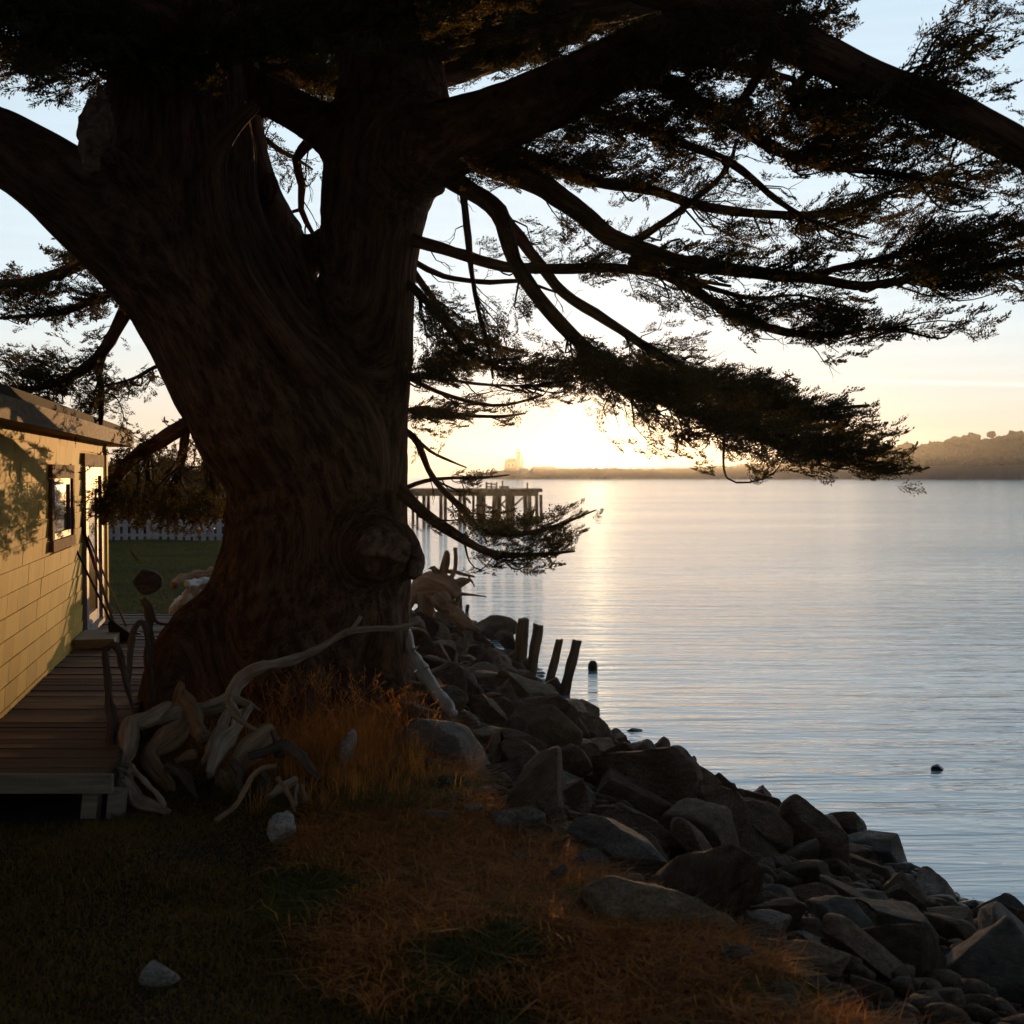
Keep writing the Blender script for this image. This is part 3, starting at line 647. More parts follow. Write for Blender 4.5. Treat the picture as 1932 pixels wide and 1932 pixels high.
SPS = [make_spray(30 + s, nb=7, bl=.34, width=.04) for s in range(4)]   # sparse ones
SPB = [make_spray(60 + s, nb=8, bl=.5, width=.13) for s in range(3)]   # coarse, for the overhead boughs

def place_sprays(mb, C, D, U, S, protos, r3):
    """C centres, D directions, U ups, S scales -> added to mesh builder"""
    D = D / (np.linalg.norm(D, axis=1)[:, None] + 1e-9); Y = np.cross(U, D); Y /= np.linalg.norm(Y, axis=1)[:, None] + 1e-9; Z = np.cross(D, Y)
    which = r3.integers(0, len(protos), len(C))
    for k, (v, q) in enumerate(protos):
        s_ = which == k
        if not s_.any(): continue
        R = np.stack([D[s_], Y[s_], Z[s_]], 2) * S[s_][:, None, None]
        vv = np.einsum('nij,mj->nmi', R, v - [.4, 0, 0]) + C[s_][:, None]
        n, m_ = vv.shape[:2]
        ff = (q[None] + (np.arange(n) * m_)[:, None, None]).reshape(-1, 4)
        mb.add(vv.reshape(-1, 3), ff)

# foliage zones, (cx, cy, rx, ry, density) in picture units; depth comes from the nearest bough
Z = [(250, 40, 420, 90, 1.2), (700, 40, 420, 95, 1.2), (1120, 60, 330, 80, 1.1), (1400, 40, 170, 55, .8), (470, 140, 180, 60, 1.0), (170, 120, 150, 60, 1.1), (620, 190, 80, 50, .7),
     (1150, 262, 150, 55, .85), (1040, 290, 120, 40, .9), (960, 312, 90, 18, .9), (1290, 225, 130, 45, .75), (1220, 170, 140, 45, .8), (1600, 250, 170, 52, 1.15), (1480, 205, 120, 55, .8), (1750, 300, 110, 60, .7), (1380, 140, 90, 45, .7),
     (1340, 312, 130, 45, .45), (1190, 322, 110, 28, .8), (1400, 365, 140, 40, .4), (1700, 372, 130, 45, .55), (1790, 440, 90, 60, .8), (1640, 430, 150, 40, .7), (1440, 455, 130, 28, .55), (1330, 455, 90, 30, .5), (1760, 500, 130, 40, .8),
     (1240, 500, 150, 26, .9), (1400, 500, 160, 26, .8), (1560, 480, 120, 25, .5), (1070, 440, 65, 35, .35), (1000, 470, 60, 30, .3), (940, 490, 30, 20, .25), (1180, 430, 60, 30, .3), (1100, 400, 60, 25, .15),
     (1380, 572, 120, 25, .4), (1500, 592, 110, 28, .75), (1590, 612, 100, 20, .9), (1680, 618, 50, 10, .8), (1600, 655, 22, 18, .5), (1450, 640, 18, 25, .4), (1260, 560, 90, 20, .35), (1300, 600, 60, 12, .2),
     (1540, 600, 40, 12, .5), (1730, 575, 40, 14, .35), (1800, 540, 60, 20, .5), (1810, 620, 40, 14, .5), (1900, 480, 90, 70, .8), (1900, 330, 80, 60, .6), (2150, 460, 120, 70, .6), (2270, 570, 80, 50, .5), (1870, 240, 60, 30, .3), (1780, 160, 100, 40, .5), (1850, 60, 90, 60, .4),
     (830, 570, 45, 30, .35), (845, 610, 60, 35, .55), (880, 650, 90, 30, .75), (960, 610, 60, 20, .4), (1000, 555, 50, 14, .3), (830, 690, 60, 22, .85), (930, 690, 130, 16, 1.0), (1050, 690, 100, 28, 1.0), (1140, 705, 90, 36, 1.1),
     (1230, 715, 100, 36, 1.0), (1290, 735, 110, 38, 1.0), (1380, 745, 100, 40, 1.1), (1450, 775, 90, 48, 1.2), (1530, 800, 70, 45, 1.1), (1600, 772, 60, 14, .9), (1560, 830, 80, 22, .9), (1640, 825, 45, 12, .8), (1510, 852, 80, 16, .9), (1620, 872, 90, 14, .95), (1690, 882, 34, 8, .8),
     (1300, 680, 60, 30, .35), (1290, 640, 40, 20, .2), (1400, 700, 50, 12, .5), (1190, 790, 45, 22, .3), (1235, 830, 45, 18, .35), (1320, 840, 70, 14, .4), (1400, 862, 60, 10, .4), (1340, 800, 90, 26, .75), (1440, 835, 70, 15, .5),
     (820, 782, 55, 20, 1.0), (890, 775, 60, 14, .85), (950, 788, 34, 10, .7), (970, 730, 70, 12, .3), (1060, 735, 45, 14, .3), (1050, 750, 30, 10, .2), (800, 830, 20, 12, .3), 
     (905, 903, 60, 8, .6), (860, 915, 50, 8, .3), (960, 1000, 90, 22, .75), (900, 985, 60, 20, .5), (1020, 985, 60, 16, .7), (1080, 972, 40, 10, .6), (980, 1035, 80, 14, .8), (1060, 1030, 40, 6, .8), (1010, 1050, 20, 8, .3), (920, 1045, 30, 8, .4), (820, 990, 40, 20, .2), (1110, 962, 16, 8, .4),
     (150, 490, 60, 34, .6), (180, 560, 60, 26, .75), (120, 590, 70, 18, .6), (150, 660, 50, 25, .4), (140, 710, 80, 34, .8), (220, 738, 60, 16, .7), (160, 775, 60, 20, .8), (250, 700, 40, 20, .25), (310, 670, 30, 14, .25), (330, 720, 30, 14, .2), (30, 560, 110, 60, .7), (10, 720, 120, 60, .8),
     (270, 822, 70, 26, .45), (330, 810, 40, 14, .4), (240, 880, 60, 30, .5), (330, 870, 80, 34, .35), (390, 900, 30, 40, .4), (215, 930, 40, 30, .8), (300, 945, 120, 26, 1.4), (300, 968, 120, 14, 1.2), (405, 985, 20, 24, .5),
     (545, 315, 26, 10, .6), (555, 345, 18, 6, .5), (520, 290, 14, 6, .3), (880, 175, 50, 20, .15), (590, 520, 10, 16, .5)]
r3 = np.random.default_rng(11)
BP = [proj(P) for P, R, fl in BR[:OVER0]]
owner = np.concatenate([np.full(len(P), i) for i, P in enumerate(BP) if BR[i][2]])
allpx = np.vstack([P for i, P in enumerate(BP) if BR[i][2]]); all3 = np.vstack([BR[i][0] for i in range(OVER0) if BR[i][2]])
allR = np.concatenate([BR[i][1] for i in range(OVER0) if BR[i][2]])
alld = np.vstack([np.gradient(BR[i][0], axis=0) for i in range(OVER0) if BR[i][2]])
fol = {}; twg = {}
def twig(i, a, b_, r0, sag=.12, seg=4):
    a = np.asarray(a); b_ = np.asarray(b_); l = np.linalg.norm(b_ - a)
    m1 = a + (b_ - a) * .35 + r3.normal(0, .07 * l, 3) + [0, 0, -sag * l]; m2 = a + (b_ - a) * .7 + r3.normal(0, .07 * l, 3) + [0, 0, -sag * .7 * l]
    P, R = resample(np.array([a, m1, m2, b_]), np.array([r0, r0 * .75, r0 * .5, r0 * .3]), .09)
    twg.setdefault(i, MB()).tube(P, R, seg, 0, False); return P
for (cx, cyy, rx, ry, dn) in Z:
    if cx > 1150 and 295 < cyy < 520: dn *= .6
    elif cx > 1000 and 120 < cyy < 300: dn *= .72
    n = max(6, int(dn * PI * rx * ry / 62))
    nc = max(1, int(n / 7))
    # twig tips first; sprays gather round each twig
    a = np.sqrt(r3.random(nc)); t = r3.random(nc) * 2 * PI
    px = cx + rx * a * np.cos(t); py = cyy + ry * a * np.sin(t)
    for X, Y in zip(px, py):
        dd = np.hypot((allpx[:, 0] - X) * .8, allpx[:, 1] - Y) + r3.random(len(allpx)) * 18 + np.clip(allR * 240 - 20, 0, 60)
        k = int(dd.argmin()); i = int(owner[k]); dep = all3[k, 1] + r3.normal(0, .32) + r3.normal(0, .004) * dd[k]
        c = W(X, Y, dep)
        # attach a little way back toward the bough's foot
        kb = max(0, k - r3.integers(1, 5)); kb = kb if owner[kb] == i else k
        ln = np.linalg.norm(c - all3[kb]); P = twig(i, all3[kb], c, np.clip(.006 + .005 * ln, .005, .010), min(.10, .05 / ln))
        dirb = alld[k] / (np.linalg.norm(alld[k]) + 1e-9)
        m_ = 7
        tt = np.clip(r3.normal(.85, .25, m_), .25, 1.15)
        C = P[0] + (c - P[0]) * tt[:, None]; C = np.where(tt[:, None] < 1, P[np.clip((tt * (len(P) - 1)).astype(int), 0, len(P) - 1)], C)
        C = C + r3.normal(0, .065, (m_, 3)) * [1.1, 1.1, .75]
        D = (c - P[0]) / (ln + 1e-9) * .6 + dirb * .7 + np.array([.15 * np.sign(X - 560), 0, .10]) + r3.normal(0, .40, (m_, 3)) * [1, 1.2, .95]
        U = np.array([0, 0, 1.]) + r3.normal(0, .65, (m_, 3))
        S = r3.uniform(.13, .25, m_) * (1.0 if dn > .3 else .8)
        place_sprays(fol.setdefault(i, MB()), C, D, U, S, SPR if dn > .45 else SPR[:3] + SPS, r3)
# bare secondary twigs along every bough
for i in range(OVER0):
    P, R, fl = BR[i]
    if not fl or len(P) < 6: continue
    for j in range(3, int(len(P) * .85), 3):
        if R[j] > .13 or r3.random() < .25: continue
        T = P[min(j + 1, len(P) - 1)] - P[j - 1]; T /= np.linalg.norm(T)
        d = T * .9 + r3.normal(0, .6, 3) * [1, 1, .8]; l = r3.uniform(.15, .42)
        Q = twig(i, P[j], P[j] + d / np.linalg.norm(d) * l, .006, r3.uniform(-.1, .2))
        for q in range(3):
            e = Q[-1 - q * 1] ; d2 = d + r3.normal(0, .6, 3); twig(i, Q[max(1, len(Q) - 2 - q)], Q[max(1, len(Q) - 2 - q)] + d2 / np.linalg.norm(d2) * l * .4, .0035, .05, 3)
# overhead boughs
for i in range(OVER0, len(BR)):
    P, R, fl = BR[i]; L = len(P)
    k = r3.integers(int(L * .25), L, 260); C = P[k] + r3.normal(0, 1, (260, 3)) * [1.0, 1.0, .30]
    D = (P[-1] - P[0])[None] / 6 + r3.normal(0, .6, (260, 3)) * [1, 1, .4]; U = np.array([0, 0, 1.]) + r3.normal(0, .3, (260, 3))
    # only keep what stays out of the frame
    q = proj(C); keep = (C[:, 1] < .5) | (q[:, 1] < -60) | (q[:, 0] < -100) | (q[:, 0] > 2050)
    keep &= ~((C[:, 1] > .3) & (C[:, 2] < CAMZ + C[:, 1] * .47))
    place_sprays(fol.setdefault(i, MB()), C[keep], D[keep], U[keep], r3.uniform(.5, .9, keep.sum()), SPB, r3)
for i, (P, R, fl) in enumerate(BR):
    mb = MB(); mb.tube(P, R, 16 if R.max() > .1 else 9, .22)
    o = mb.build('branch', M['bark'], tree)
    if i in twg: twg[i].build('twigs', M['twig'], o)
    if i in fol: fol[i].build('foliage', M['leaf'], o, smooth=False)

#PART2
# ------------------------------------------------------------------ house
def wallx(y): return -1.84 - 0.2 * y
DZ = 1.75
WD = np.array([-0.2, 1.0, 0]); WD /= np.linalg.norm(WD)      # along the wall, away from camera
WN = np.array([1.0, 0.2, 0]); WN /= np.linalg.norm(WN)       # out of the wall
def WP(y, z, o=0.0): return np.array([wallx(y), y, z]) + WN * o
house = empty('house', (wallx(12.5) - 2.5, 12.5, DZ), 'small yellow shingled house with brown trim at the left edge beside the deck', 'house')
rotW = Matrix((tuple(WD), tuple(WN), (0, 0, 1))).transposed()   # local x along wall, y outward, z up
r4 = np.random.default_rng(21)
def wbox(mb, y0, y1, z0, z1, o0, o1, tilt=0, jit=0):
    a = WP(y0, z0, 0); b_ = WP(y1, z0, 0); c = (a + b_) / 2; L = np.linalg.norm(b_ - a)
    R = rotW
    if tilt: R = rotW @ Matrix.Rotation(tilt, 3, 'X')
    mb.box(c + WN * (o0 + o1) / 2 + [0, 0, (z1 - z0) / 2], (L, o1 - o0, z1 - z0), R, jit); return mb
holes = [(11.5, 12.82, 2.80, 3.60), (13.58, 15.36, DZ - .1, 3.72)]
mb = MB(); wbox(mb, 7.4, 15.72, 0.9, 3.9, -.16, -.02); mb.build('wall', M['siding'], house, False)
# other walls of the box
mb = MB(); c = (WP(15.72, 0) + WP(15.72, 0, -5)) / 2
mb.box(WP(15.70, 2.4, -2.6), (.12, 5.0, 3.0), rotW); mb.box(WP(7.46, 2.4, -2.6), (.12, 5.0, 3.0), rotW); mb.box((WP(7.4, 2.4, -5.1) + WP(15.72, 2.4, -5.1)) / 2, (8.5, .12, 3.0), rotW)
mb.build('side_wall', M['siding'], house, False)
mb = MB(); z = 0.95; row = 0
while z < 3.86:
    y = 7.4 - r4.random() * .3
    hgt = .165
    while y < 15.72:
        l = r4.uniform(.28, .62); y1 = min(y + l, 15.72); yy0 = max(y, 7.4)
        if y1 - yy0 > .04:
            mid = (yy0 + y1) / 2; zz = z + hgt / 2
            segs = [(yy0, y1)]
            for (h0, h1, z0, z1) in holes:
                if z0 < zz < z1:
                    ns = []
                    for (a, b_) in segs:
                        if b_ <= h0 or a >= h1: ns.append((a, b_)); continue
                        if a < h0: ns.append((a, h0))
                        if b_ > h1: ns.append((h1, b_))
                    segs = ns
            for a, b_ in segs:
                if b_ - a > .03: wbox(mb, a + .003, b_ - .003, z - .012 + r4.normal(0, .002), z + hgt + .01, -.004, .010 + r4.random() * .003, -.075 + r4.normal(0, .006))
        y += l
    z += hgt; row += 1
mb.build('shingles', M['siding'], house, False)
mb = MB(); wbox(mb, 15.62, 15.76, .9, 3.86, .012, .045); mb.build('corner_board', M['siding'], house, False)
# door
mb = MB(); wbox(mb, 13.60, 15.34, 3.58, 3.72, .012, .05); wbox(mb, 15.2, 15.34, DZ, 3.577, .012, .048); mb.build('door_trim', M['old_brown_trim'], house, False)
d = empty('door', WP(14.4, DZ), None, None); d.parent = house; d.matrix_parent_inverse = Matrix.Translation(-Vector(house.location)); bpy.data.objects.remove(d)
mb = MB(); wbox(mb, 13.62, 13.80, DZ + .02, 3.575, -.02, .055); wbox(mb, 15.06, 15.19, DZ + .02, 3.575, -.02, .05); wbox(mb, 13.803, 15.057, 3.48, 3.575, -.02, .045); wbox(mb, 13.803, 15.057, DZ + .02, DZ + .07, -.02, .075)
door = mb.build('door', M['white_frame'], house, False)
mb = MB(); wbox(mb, 13.803, 14.06, DZ + .075, 3.477, -.02, .02); wbox(mb, 14.84, 15.055, DZ + .075, 3.477, -.02, .02); wbox(mb, 14.063, 14.837, 3.33, 3.477, -.02, .018); wbox(mb, 14.063, 14.837, DZ + .075, DZ + .2, -.02, .018); mb.build('door_leaf', M['white_frame'], door, False)
mb = MB(); wbox(mb, 14.063, 14.837, DZ + .203, 3.327, -.02, .002); mb.build('pane', M['glass'], door, False)
P, R = resample([WP(14.86, 2.62, .03), WP(14.86, 2.62, .07), WP(14.76, 2.62, .075)], [.010] * 3, .02); MB().tube(P, R, 6).build('handle', M['dark_metal'], door)
# window
mb = MB(); wbox(mb, 11.4, 12.8, 3.46, 3.585, .012, .05); wbox(mb, 11.4, 12.8, 2.80, 2.90, .012, .055); wbox(mb, 11.4, 11.52, 2.903, 3.457, .012, .048); wbox(mb, 12.70, 12.8, 2.903, 3.457, .012, .048)
win = mb.build('window', M['old_brown_trim'], house, False)
mb = MB(); wbox(mb, 12.62, 12.697, 2.903, 3.457, -.01, .03); wbox(mb, 11.523, 11.6, 2.903, 3.457, -.01, .03); wbox(mb, 11.603, 12.617, 3.40, 3.457, -.01, .028); wbox(mb, 11.603, 12.617, 2.903, 2.96, -.01, .032); mb.build('frame', M['white_frame'], win, False)
mb = MB(); wbox(mb, 11.603, 12.617, 2.963, 3.397, -.02, .004); mb.build('pane', M['glass'], win, False)
# roof
mb = MB(); a = WP(7.0, 3.98, .30); b_ = WP(16.1, 3.98, .30); c = WP(16.1, 4.75, -2.7); dd = WP(7.0, 4.75, -2.7); e = WP(16.1, 3.98, -5.6); g2 = WP(7.0, 3.98, -5.6)
up = np.array([0, 0, .07])
mb.add([a, b_, c, dd, a + up, b_ + up, c + up, dd + up], [[0, 1, 2, 3], [4, 7, 6, 5], [0, 4, 5, 1], [1, 5, 6, 2], [2, 6, 7, 3], [3, 7, 4, 0]])
mb.add([dd + [0, 0, .002], c + [0, 0, .002], e, g2, dd + up, c + up, e + up, g2 + up], [[0, 1, 2, 3], [4, 7, 6, 5], [1, 5, 6, 2], [2, 6, 7, 3], [3, 7, 4, 0]])
roof = mb.build('roof', M['roof_felt'], house, False)
mb = MB(); wbox(mb, 7.0, 16.08, 3.835, 3.978, .29, .325); mb.box((WP(16.09, 3.91, -.0)), (.035, .62, .15), rotW); wbox(mb, 7.0, 16.0, 3.86, 3.875, .02, .287); mb.build('fascia', M['fascia_board'], roof, False)
mb = MB(); wbox(mb, 12.75, 13.58, DZ + .01, DZ + .10, .03, .42); mb.build('door_step', M['grey_beam'], house, False)

# ------------------------------------------------------------------ deck
def deck_r(y): return np.interp(y, [7.3, 7.6, 9.5, 11, 13.5, 16.2], [-2.32, -2.38, -2.80, -3.05, -3.0, -2.5])
deck = empty('deck', (-4, 10, DZ - .2), 'low brown plank deck running along the yellow house wall', 'deck')
mb = MB(); y = 7.55
while y < 16.1:
    w = .138; xl = wallx(y) + .02 if y > 7.4 else -6; xl = max(xl, -7) - (1.0 if y < 8.9 else 0); xr_ = deck_r(y) + r4.normal(0, .02)
    mb.box(((xl + xr_) / 2, y, DZ - .02 + r4.normal(0, .0035)), (xr_ - xl, w - .008, .035), Euler((r4.normal(0, .008), r4.normal(0, .0012), r4.normal(0, .002)))); y += w
mb.build('planks', M['deck_plank'], deck, False)
mb = MB(); mb.box((-4.2, 7.46, DZ - .055), (3.74, .045, .11)); mb.build('edge_beam', M['grey_beam'], deck, False)
for px in (170, 218):
    p = W(px, 1500, 7.52); MB().box((p[0], 7.53, DZ - .24), (.09, .09, .27), Euler((0, .1, 0))).build('deck_post', M['grey_beam'], deck, False)
mb = MB(); mb.box((-4.6, 8.3, DZ - .16), (4.0, .06, .2)); mb.box((-4.7, 10.5, DZ - .16), (3.2, .06, .2)); mb.box((-4.4, 13, DZ - .16), (2.6, .06, .2)); mb.build('joist', M['dark_post'], deck, False)

# tools leaning on the wall
def pole(mb, a, b_, r, seg=8):
    P, R = resample([a, b_], [r, r], .3); return mb.tube(P, R, seg)
def onp(px, py, d): return W(px, py, d)
a, b_ = onp(149, 976, 13.55), onp(210, 1160, 13.9)
t = empty('pole', tuple(b_), 'thick red and brown pole leaning tallest against the yellow wall by the door', 'pole', None)
m_ = a + (b_ - a) * .35
pole(MB(), a, m_, .019).build('grip', M['dark_post'], t); pole(MB(), m_, a + (b_ - a) * .52, .021).build('sleeve', M['red_handle'], t); pole(MB(), a + (b_ - a) * .52, b_ + (b_ - a) * .12, .017).build('shaft', M['old_brown_trim'], t)
a, b_ = onp(138, 1026, 13.2), onp(209, 1172, 13.4)
t = empty('broom', tuple(b_), 'dark broom with its bristles on the deck, its slim handle against the yellow wall', 'broom')
pole(MB(), a, b_, .012).build('handle', M['dark_post'], t)
mb = MB(); ax = (b_ - a) / np.linalg.norm(b_ - a)
V = []
for s_, w_2, th in [(0, .03, .02), (.07, .06, .03), (.2, .13, .04), (.27, .15, .04)]:
    c = b_ + np.array([.5, 0, -.87]) * s_
    for sx, sy in ((-1, -1), (1, -1), (1, 1), (-1, 1)): V.append(c + np.array([sx * w_2 * .85, sy * th, sx * w_2 * .4]))
Fq = [[4 * i + j, 4 * i + (j + 1) % 4, 4 * i + 4 + (j + 1) % 4, 4 * i + 4 + j] for i in range(3) for j in range(4)] + [[3, 2, 1, 0], [12, 13, 14, 15]]
mb.add(V, Fq); mb.build('bristles', M['dark_bristle'], t, False)
a, b_ = onp(164, 1008, 13.75), onp(238, 1182, 14.0)
t = empty('rake', tuple(b_), 'rake with a long pale wooden handle leaning at the door beside the broom', 'rake')
pole(MB(), a, b_, .011).build('handle', M['wood_handle'], t)
mb = MB(); mb.box(b_ + [.02, 0, -.05], (.30, .03, .025), Euler((0, .25, 0)))
for k in range(9): mb.box(b_ + [.02 - .135 + k * .034, 0, -.09 - (k - 4) * .009], (.007, .01, .08))
mb.build('rake_head', M['dark_metal'], t, False)

# picket fence beyond the back lawn
FY = 36.5; gz = float(terr(-9.4, FY)[0])
fe = empty('picket_fence', (-9.5, FY, gz), 'pale grey picket fence at the far end of the back lawn', 'fence')
k = 0
for x in np.arange(-12.6, -7.9, .222):
    h = .60 + r4.normal(0, .012); wv = .14; y0, y1 = FY - .011, FY + .011
    V = [(x, y0, gz - .05), (x + wv, y0, gz - .05), (x + wv, y0, gz + h - .06), (x + wv / 2, y0, gz + h), (x, y0, gz + h - .06)]
    V = V + [(p[0], y1, p[2]) for p in V]
    MB().add(V, [[0, 1, 2, 4], [2, 3, 4, -1], [5, 9, 7, 6], [7, 9, 8, -1]] + [[i, i + 5, (i + 1) % 5 + 5, (i + 1) % 5] for i in range(5)]).build('picket', M['fence_paint'], fe, False)
for zz in (.14, .42): MB().box((-10.25, FY + .035, gz + zz), (4.9, .04, .08)).build('rail', M['fence_paint'], fe, False)
for x in (-12.5, -10.2, -7.85): MB().box((x, FY + .1, gz + .36), (.1, .1, .82)).build('post', M['fence_paint'], fe, False)

# shrubs between fence and trunk
def shrub(name, label, c, s, n, seed, group=None, sc=(.35, .6)):
    r5 = np.random.default_rng(seed); root = empty(name, (c[0], c[1], c[2] - s[2]), label, 'shrub', group)
    mb = MB()
    for k in range(6):
        e = np.array(c) + r5.normal(0, .4, 3) * s
        P, R = resample([np.array([c[0] + r5.normal(0, .15), c[1], c[2] - s[2]]), (np.array([c[0], c[1], c[2] - s[2] * .4]) + e) / 2, e], [.05, .03, .012], .2); mb.tube(P, R, 6)
    mb.build('stems', M['twig'], root)
    u = r5.normal(size=(n, 3)); u /= np.linalg.norm(u, axis=1)[:, None]; rad = r5.random(n)**.45 * (1 + .25 * vnoise(u * 2.5 + seed))
    C = np.array(c) + u * rad[:, None] * s; mb = MB()
    place_sprays(mb, C, u + r5.normal(0, .5, (n, 3)), np.array([0, 0, 1.]) + r5.normal(0, .4, (n, 3)), r5.uniform(*sc, n), SPR, r5)
    mb.build('foliage', M['leaf'], root, smooth=False)
shrub('shrub', 'dense dark shrub behind the left part of the picket fence', (-11.6, 40.5, 2.75), (1.9, 1.3, 1.15), 620, 1, None, (.5, .9))
shrub('shrub', 'dense dark shrub behind the picket fence, nearest the trunk', (-9.0, 41.0, 2.7), (1.6, 1.3, 1.0), 620, 2, None, (.5, .9))

# ------------------------------------------------------------------ rocks
def a3(x, y): return 676.2 + .2917 * x, 885.5 + .2917 * y
def a4(x, y): return 724.5 + .3333 * x, 1247.8 + .3333 * y
def a5(x, y): return 1046.5 + .4 * x, 1328.3 + .4 * y
def rock_shape(seed, cuts=9, amp=.10, asp=.8, ang=0., lv=I4, deep=.35):
    r6 = np.random.default_rng(seed); v, f = lv; v = v.copy()
    v = v * (1 + .12 * vnoise(v * 1.3 + seed))[:, None]
    for k in range(cuts):
        n = r6.normal(size=3); n /= np.linalg.norm(n); dd = r6.uniform(deep + .05, .77); v = v - (np.maximum(0, v @ n - dd) * .99)[:, None] * n
    v = v * [1, .9, asp]
    c_, s_ = math.cos(ang), math.sin(ang); v = np.column_stack([v[:, 0] * c_ - v[:, 2] * s_, v[:, 1], v[:, 0] * s_ + v[:, 2] * c_])
    q = v + seed * 3.1
    v = v * (1 + amp * fbm(q * 1.8, 3) + amp * .35 * fbm(q * 6, 3) + .012 * fbm(q * 17, 2))[:, None]
    lo, hi = v.min(0), v.max(0); return (v - (lo + hi) / 2) / (hi - lo) * 2, f
HR = []
def rock(conv, bb, mk, label, seed, ang=0., asp=.8, cuts=9, amp=.10, d=None, lv=I4, deep=.35, dep=.85, cat='rock', name='rock', group=None, sink=.12):
    x0, y0 = conv(bb[0], bb[1]); x1, y1 = conv(bb[2], bb[3])
    dh = ground_hit((x0 + x1) / 2, y1 - (y1 - y0) * .1) if d is None else d
    w = (x1 - x0) * dh / F; h = (y1 - y0) * dh / F; dm = dep * (w * h)**.5
    dc = dh + dm * .32; k = dc / dh if d is None else 1; w *= k; h *= k
    v, f = rock_shape(seed, cuts + 3, amp * .75, asp, ang, lv, min(deep, .32))
    c = W((x0 + x1) / 2, (y0 + y1) / 2, dc)
    h2 = h * (1 + sink); c[2] -= h * sink / 2
    V = v * [w / 2, dm / 2, h2 / 2] + c
    o = MB().add(V, f).build(name, M[mk], None, True, loc=c); tag(o, label, cat, group); HR.append((c, max(w, h) / 2)); return o
G, B_, T_, Pl = 'rock_grey', 'rock_brown', 'rock_tan', 'rock_pale'
rock(a5, (172, 172, 700, 560), B_, 'largest dark brown boulder with a rounded top against the water', 101, .0, .8, 1, .22, lv=I5)
rock(a5, (655, 348, 905, 715), B_, 'steep dark boulder leaning on the right flank of the largest boulder', 102, -.7, .6, 9, .08, lv=I5)
rock(a5, (800, 455, 1128, 735), B_, 'smooth sloping dark boulder between the steep leaning one and the pointed one', 103, -.4, .6, 2, .12, lv=I5)
rock(a5, (1050, 432, 1375, 800), B_, 'pointed pyramid shaped dark boulder at the water edge', 104, -.5, .8, 2, .08, lv=I5, deep=.3)
rock(a5, (1262, 497, 1475, 678), B_, 'rounded boulder standing in the water behind the pointed one', 105, 0, .8, -1, .12, lv=I5)
rock(a5, (1485, 742, 1690, 825), B_, 'low dark rock alone in the water right of the pointed boulder', 106, -.1, .5, 8)
rock(a5, (1368, 776, 1502, 852), B_, 'small rounded dark rock at the foot of the pointed boulder', 107, 0, .7, 6)
rock(a5, (1255, 805, 1450, 892), B_, 'flat dark rock just left of the small rounded one at the waterline', 108, -.15, .5, 8)
rock(a5, (1055, 845, 1345, 985), B_, 'broad wet black rock with a pale streak below the pointed boulder', 109, -.1, .5, 9)
rock(a5, (1545, 865, 1768, 1020), B_, 'dark wedge shaped rock with a slanting right side by the water', 110, -.5, .7, 8)
rock(a5, (1240, 900, 1560, 1110), B_, 'large dark block with a straight sunlit upper edge', 111, .15, .7, 7, .05, lv=I5, deep=.3)
rock(a5, (1228, 985, 1705, 1300), B_, 'long dark slab sloping down to the bottom right corner', 112, -.5, .38, 8, .05, lv=I5)
rock(a5, (1762, 940, 1885, 992), B_, 'small flat dark rock touching the water near the right edge', 113, .15, .5, 7)
rock(a5, (1772, 958, 1925, 1037), B_, 'dark rock with a flat slanting top right behind the small flat one', 114, .2, .5, 7)
rock(a5, (1808, 1012, 1990, 1125), T_, 'smooth brownish rounded rock at the right edge', 115, .2, .7, -1, .1)
rock(a5, (1678, 1074, 1885, 1182), B_, 'dark angular rock with a peaked top left of the smooth brownish rock', 116, 0, .6, 8)
rock(a5, (1560, 968, 1692, 1105), B_, 'brown rounded rock between the dark block and the dark wedge', 117, -.6, .7, 6)
rock(a5, (1800, 1122, 2000, 1260), T_, 'brown rock lowest at the right edge', 118, .2, .7, 6)
rock(a5, (1560, 1100, 1840, 1260), B_, 'dark rock with brown veins in the bottom right corner', 119, -.4, .5, 8)
rock(a5, (885, 988, 1122, 1165), G, 'plain grey boulder beside the right end of the big tan slab', 120, -.1, .8, 8, .07)
rock(a5, (555, 845, 1005, 990), G, 'long blue grey slab lying behind the big tan slab', 121, -.08, .4, 8, .06, lv=I5)
rock(a5, (110, 825, 878, 1120), T_, 'big tan layered slab reaching out of the dry grass', 122, -.22, .36, 3, .3, lv=I5)
rock(a5, (455, 797, 640, 885), T_, 'small orange lit rock with a crumbly top above the tan slab', 123, 0, .5, 10, .2)
rock(a5, (335, 788, 428, 895), Pl, 'small pale triangular rock stuck between grey slab and tan slab', 124, -.8, .6, 8)
rock(a5, (62, 685, 265, 840), G, 'grey block with a flat top in front of the long grey slab', 125, 0, .8, 8, .06)
rock(a5, (50, 535, 645, 850), G, 'long pale grey slab running diagonally down the bank', 126, -.5, .42, 9, .08, lv=I5)
rock(a5, (205, 500, 655, 720), B_, 'dark brown slab behind the long pale grey slab', 127, -.42, .3, 8, .07, lv=I5)
rock(a5, (275, 462, 565, 610), B_, 'brown slab tucked under the largest boulder', 128, -.4, .4, 8)
rock(a5, (540, 520, 805, 805), B_, 'reddish brown pointed slab below the smooth sloping boulder', 129, -.75, .4, 8, .07)
rock(a5, (370, 588, 555, 730), T_, 'light tan thin stone along the upper edge of the grey slab', 130, -.65, .35, 9)
rock(a4, (915, 660, 1170, 880), B_, 'square dark block left of the largest boulder base', 131, .05, .8, 7, .05)
rock(a4, (950, 468, 1190, 690), B_, 'dark block touching the left shoulder of the largest boulder', 132, .1, .8, 8, .06)
rock(a5, (900, 752, 1058, 858), B_, 'smooth brown egg shaped rock among the small stones', 133, -.3, .6, -3, .08)
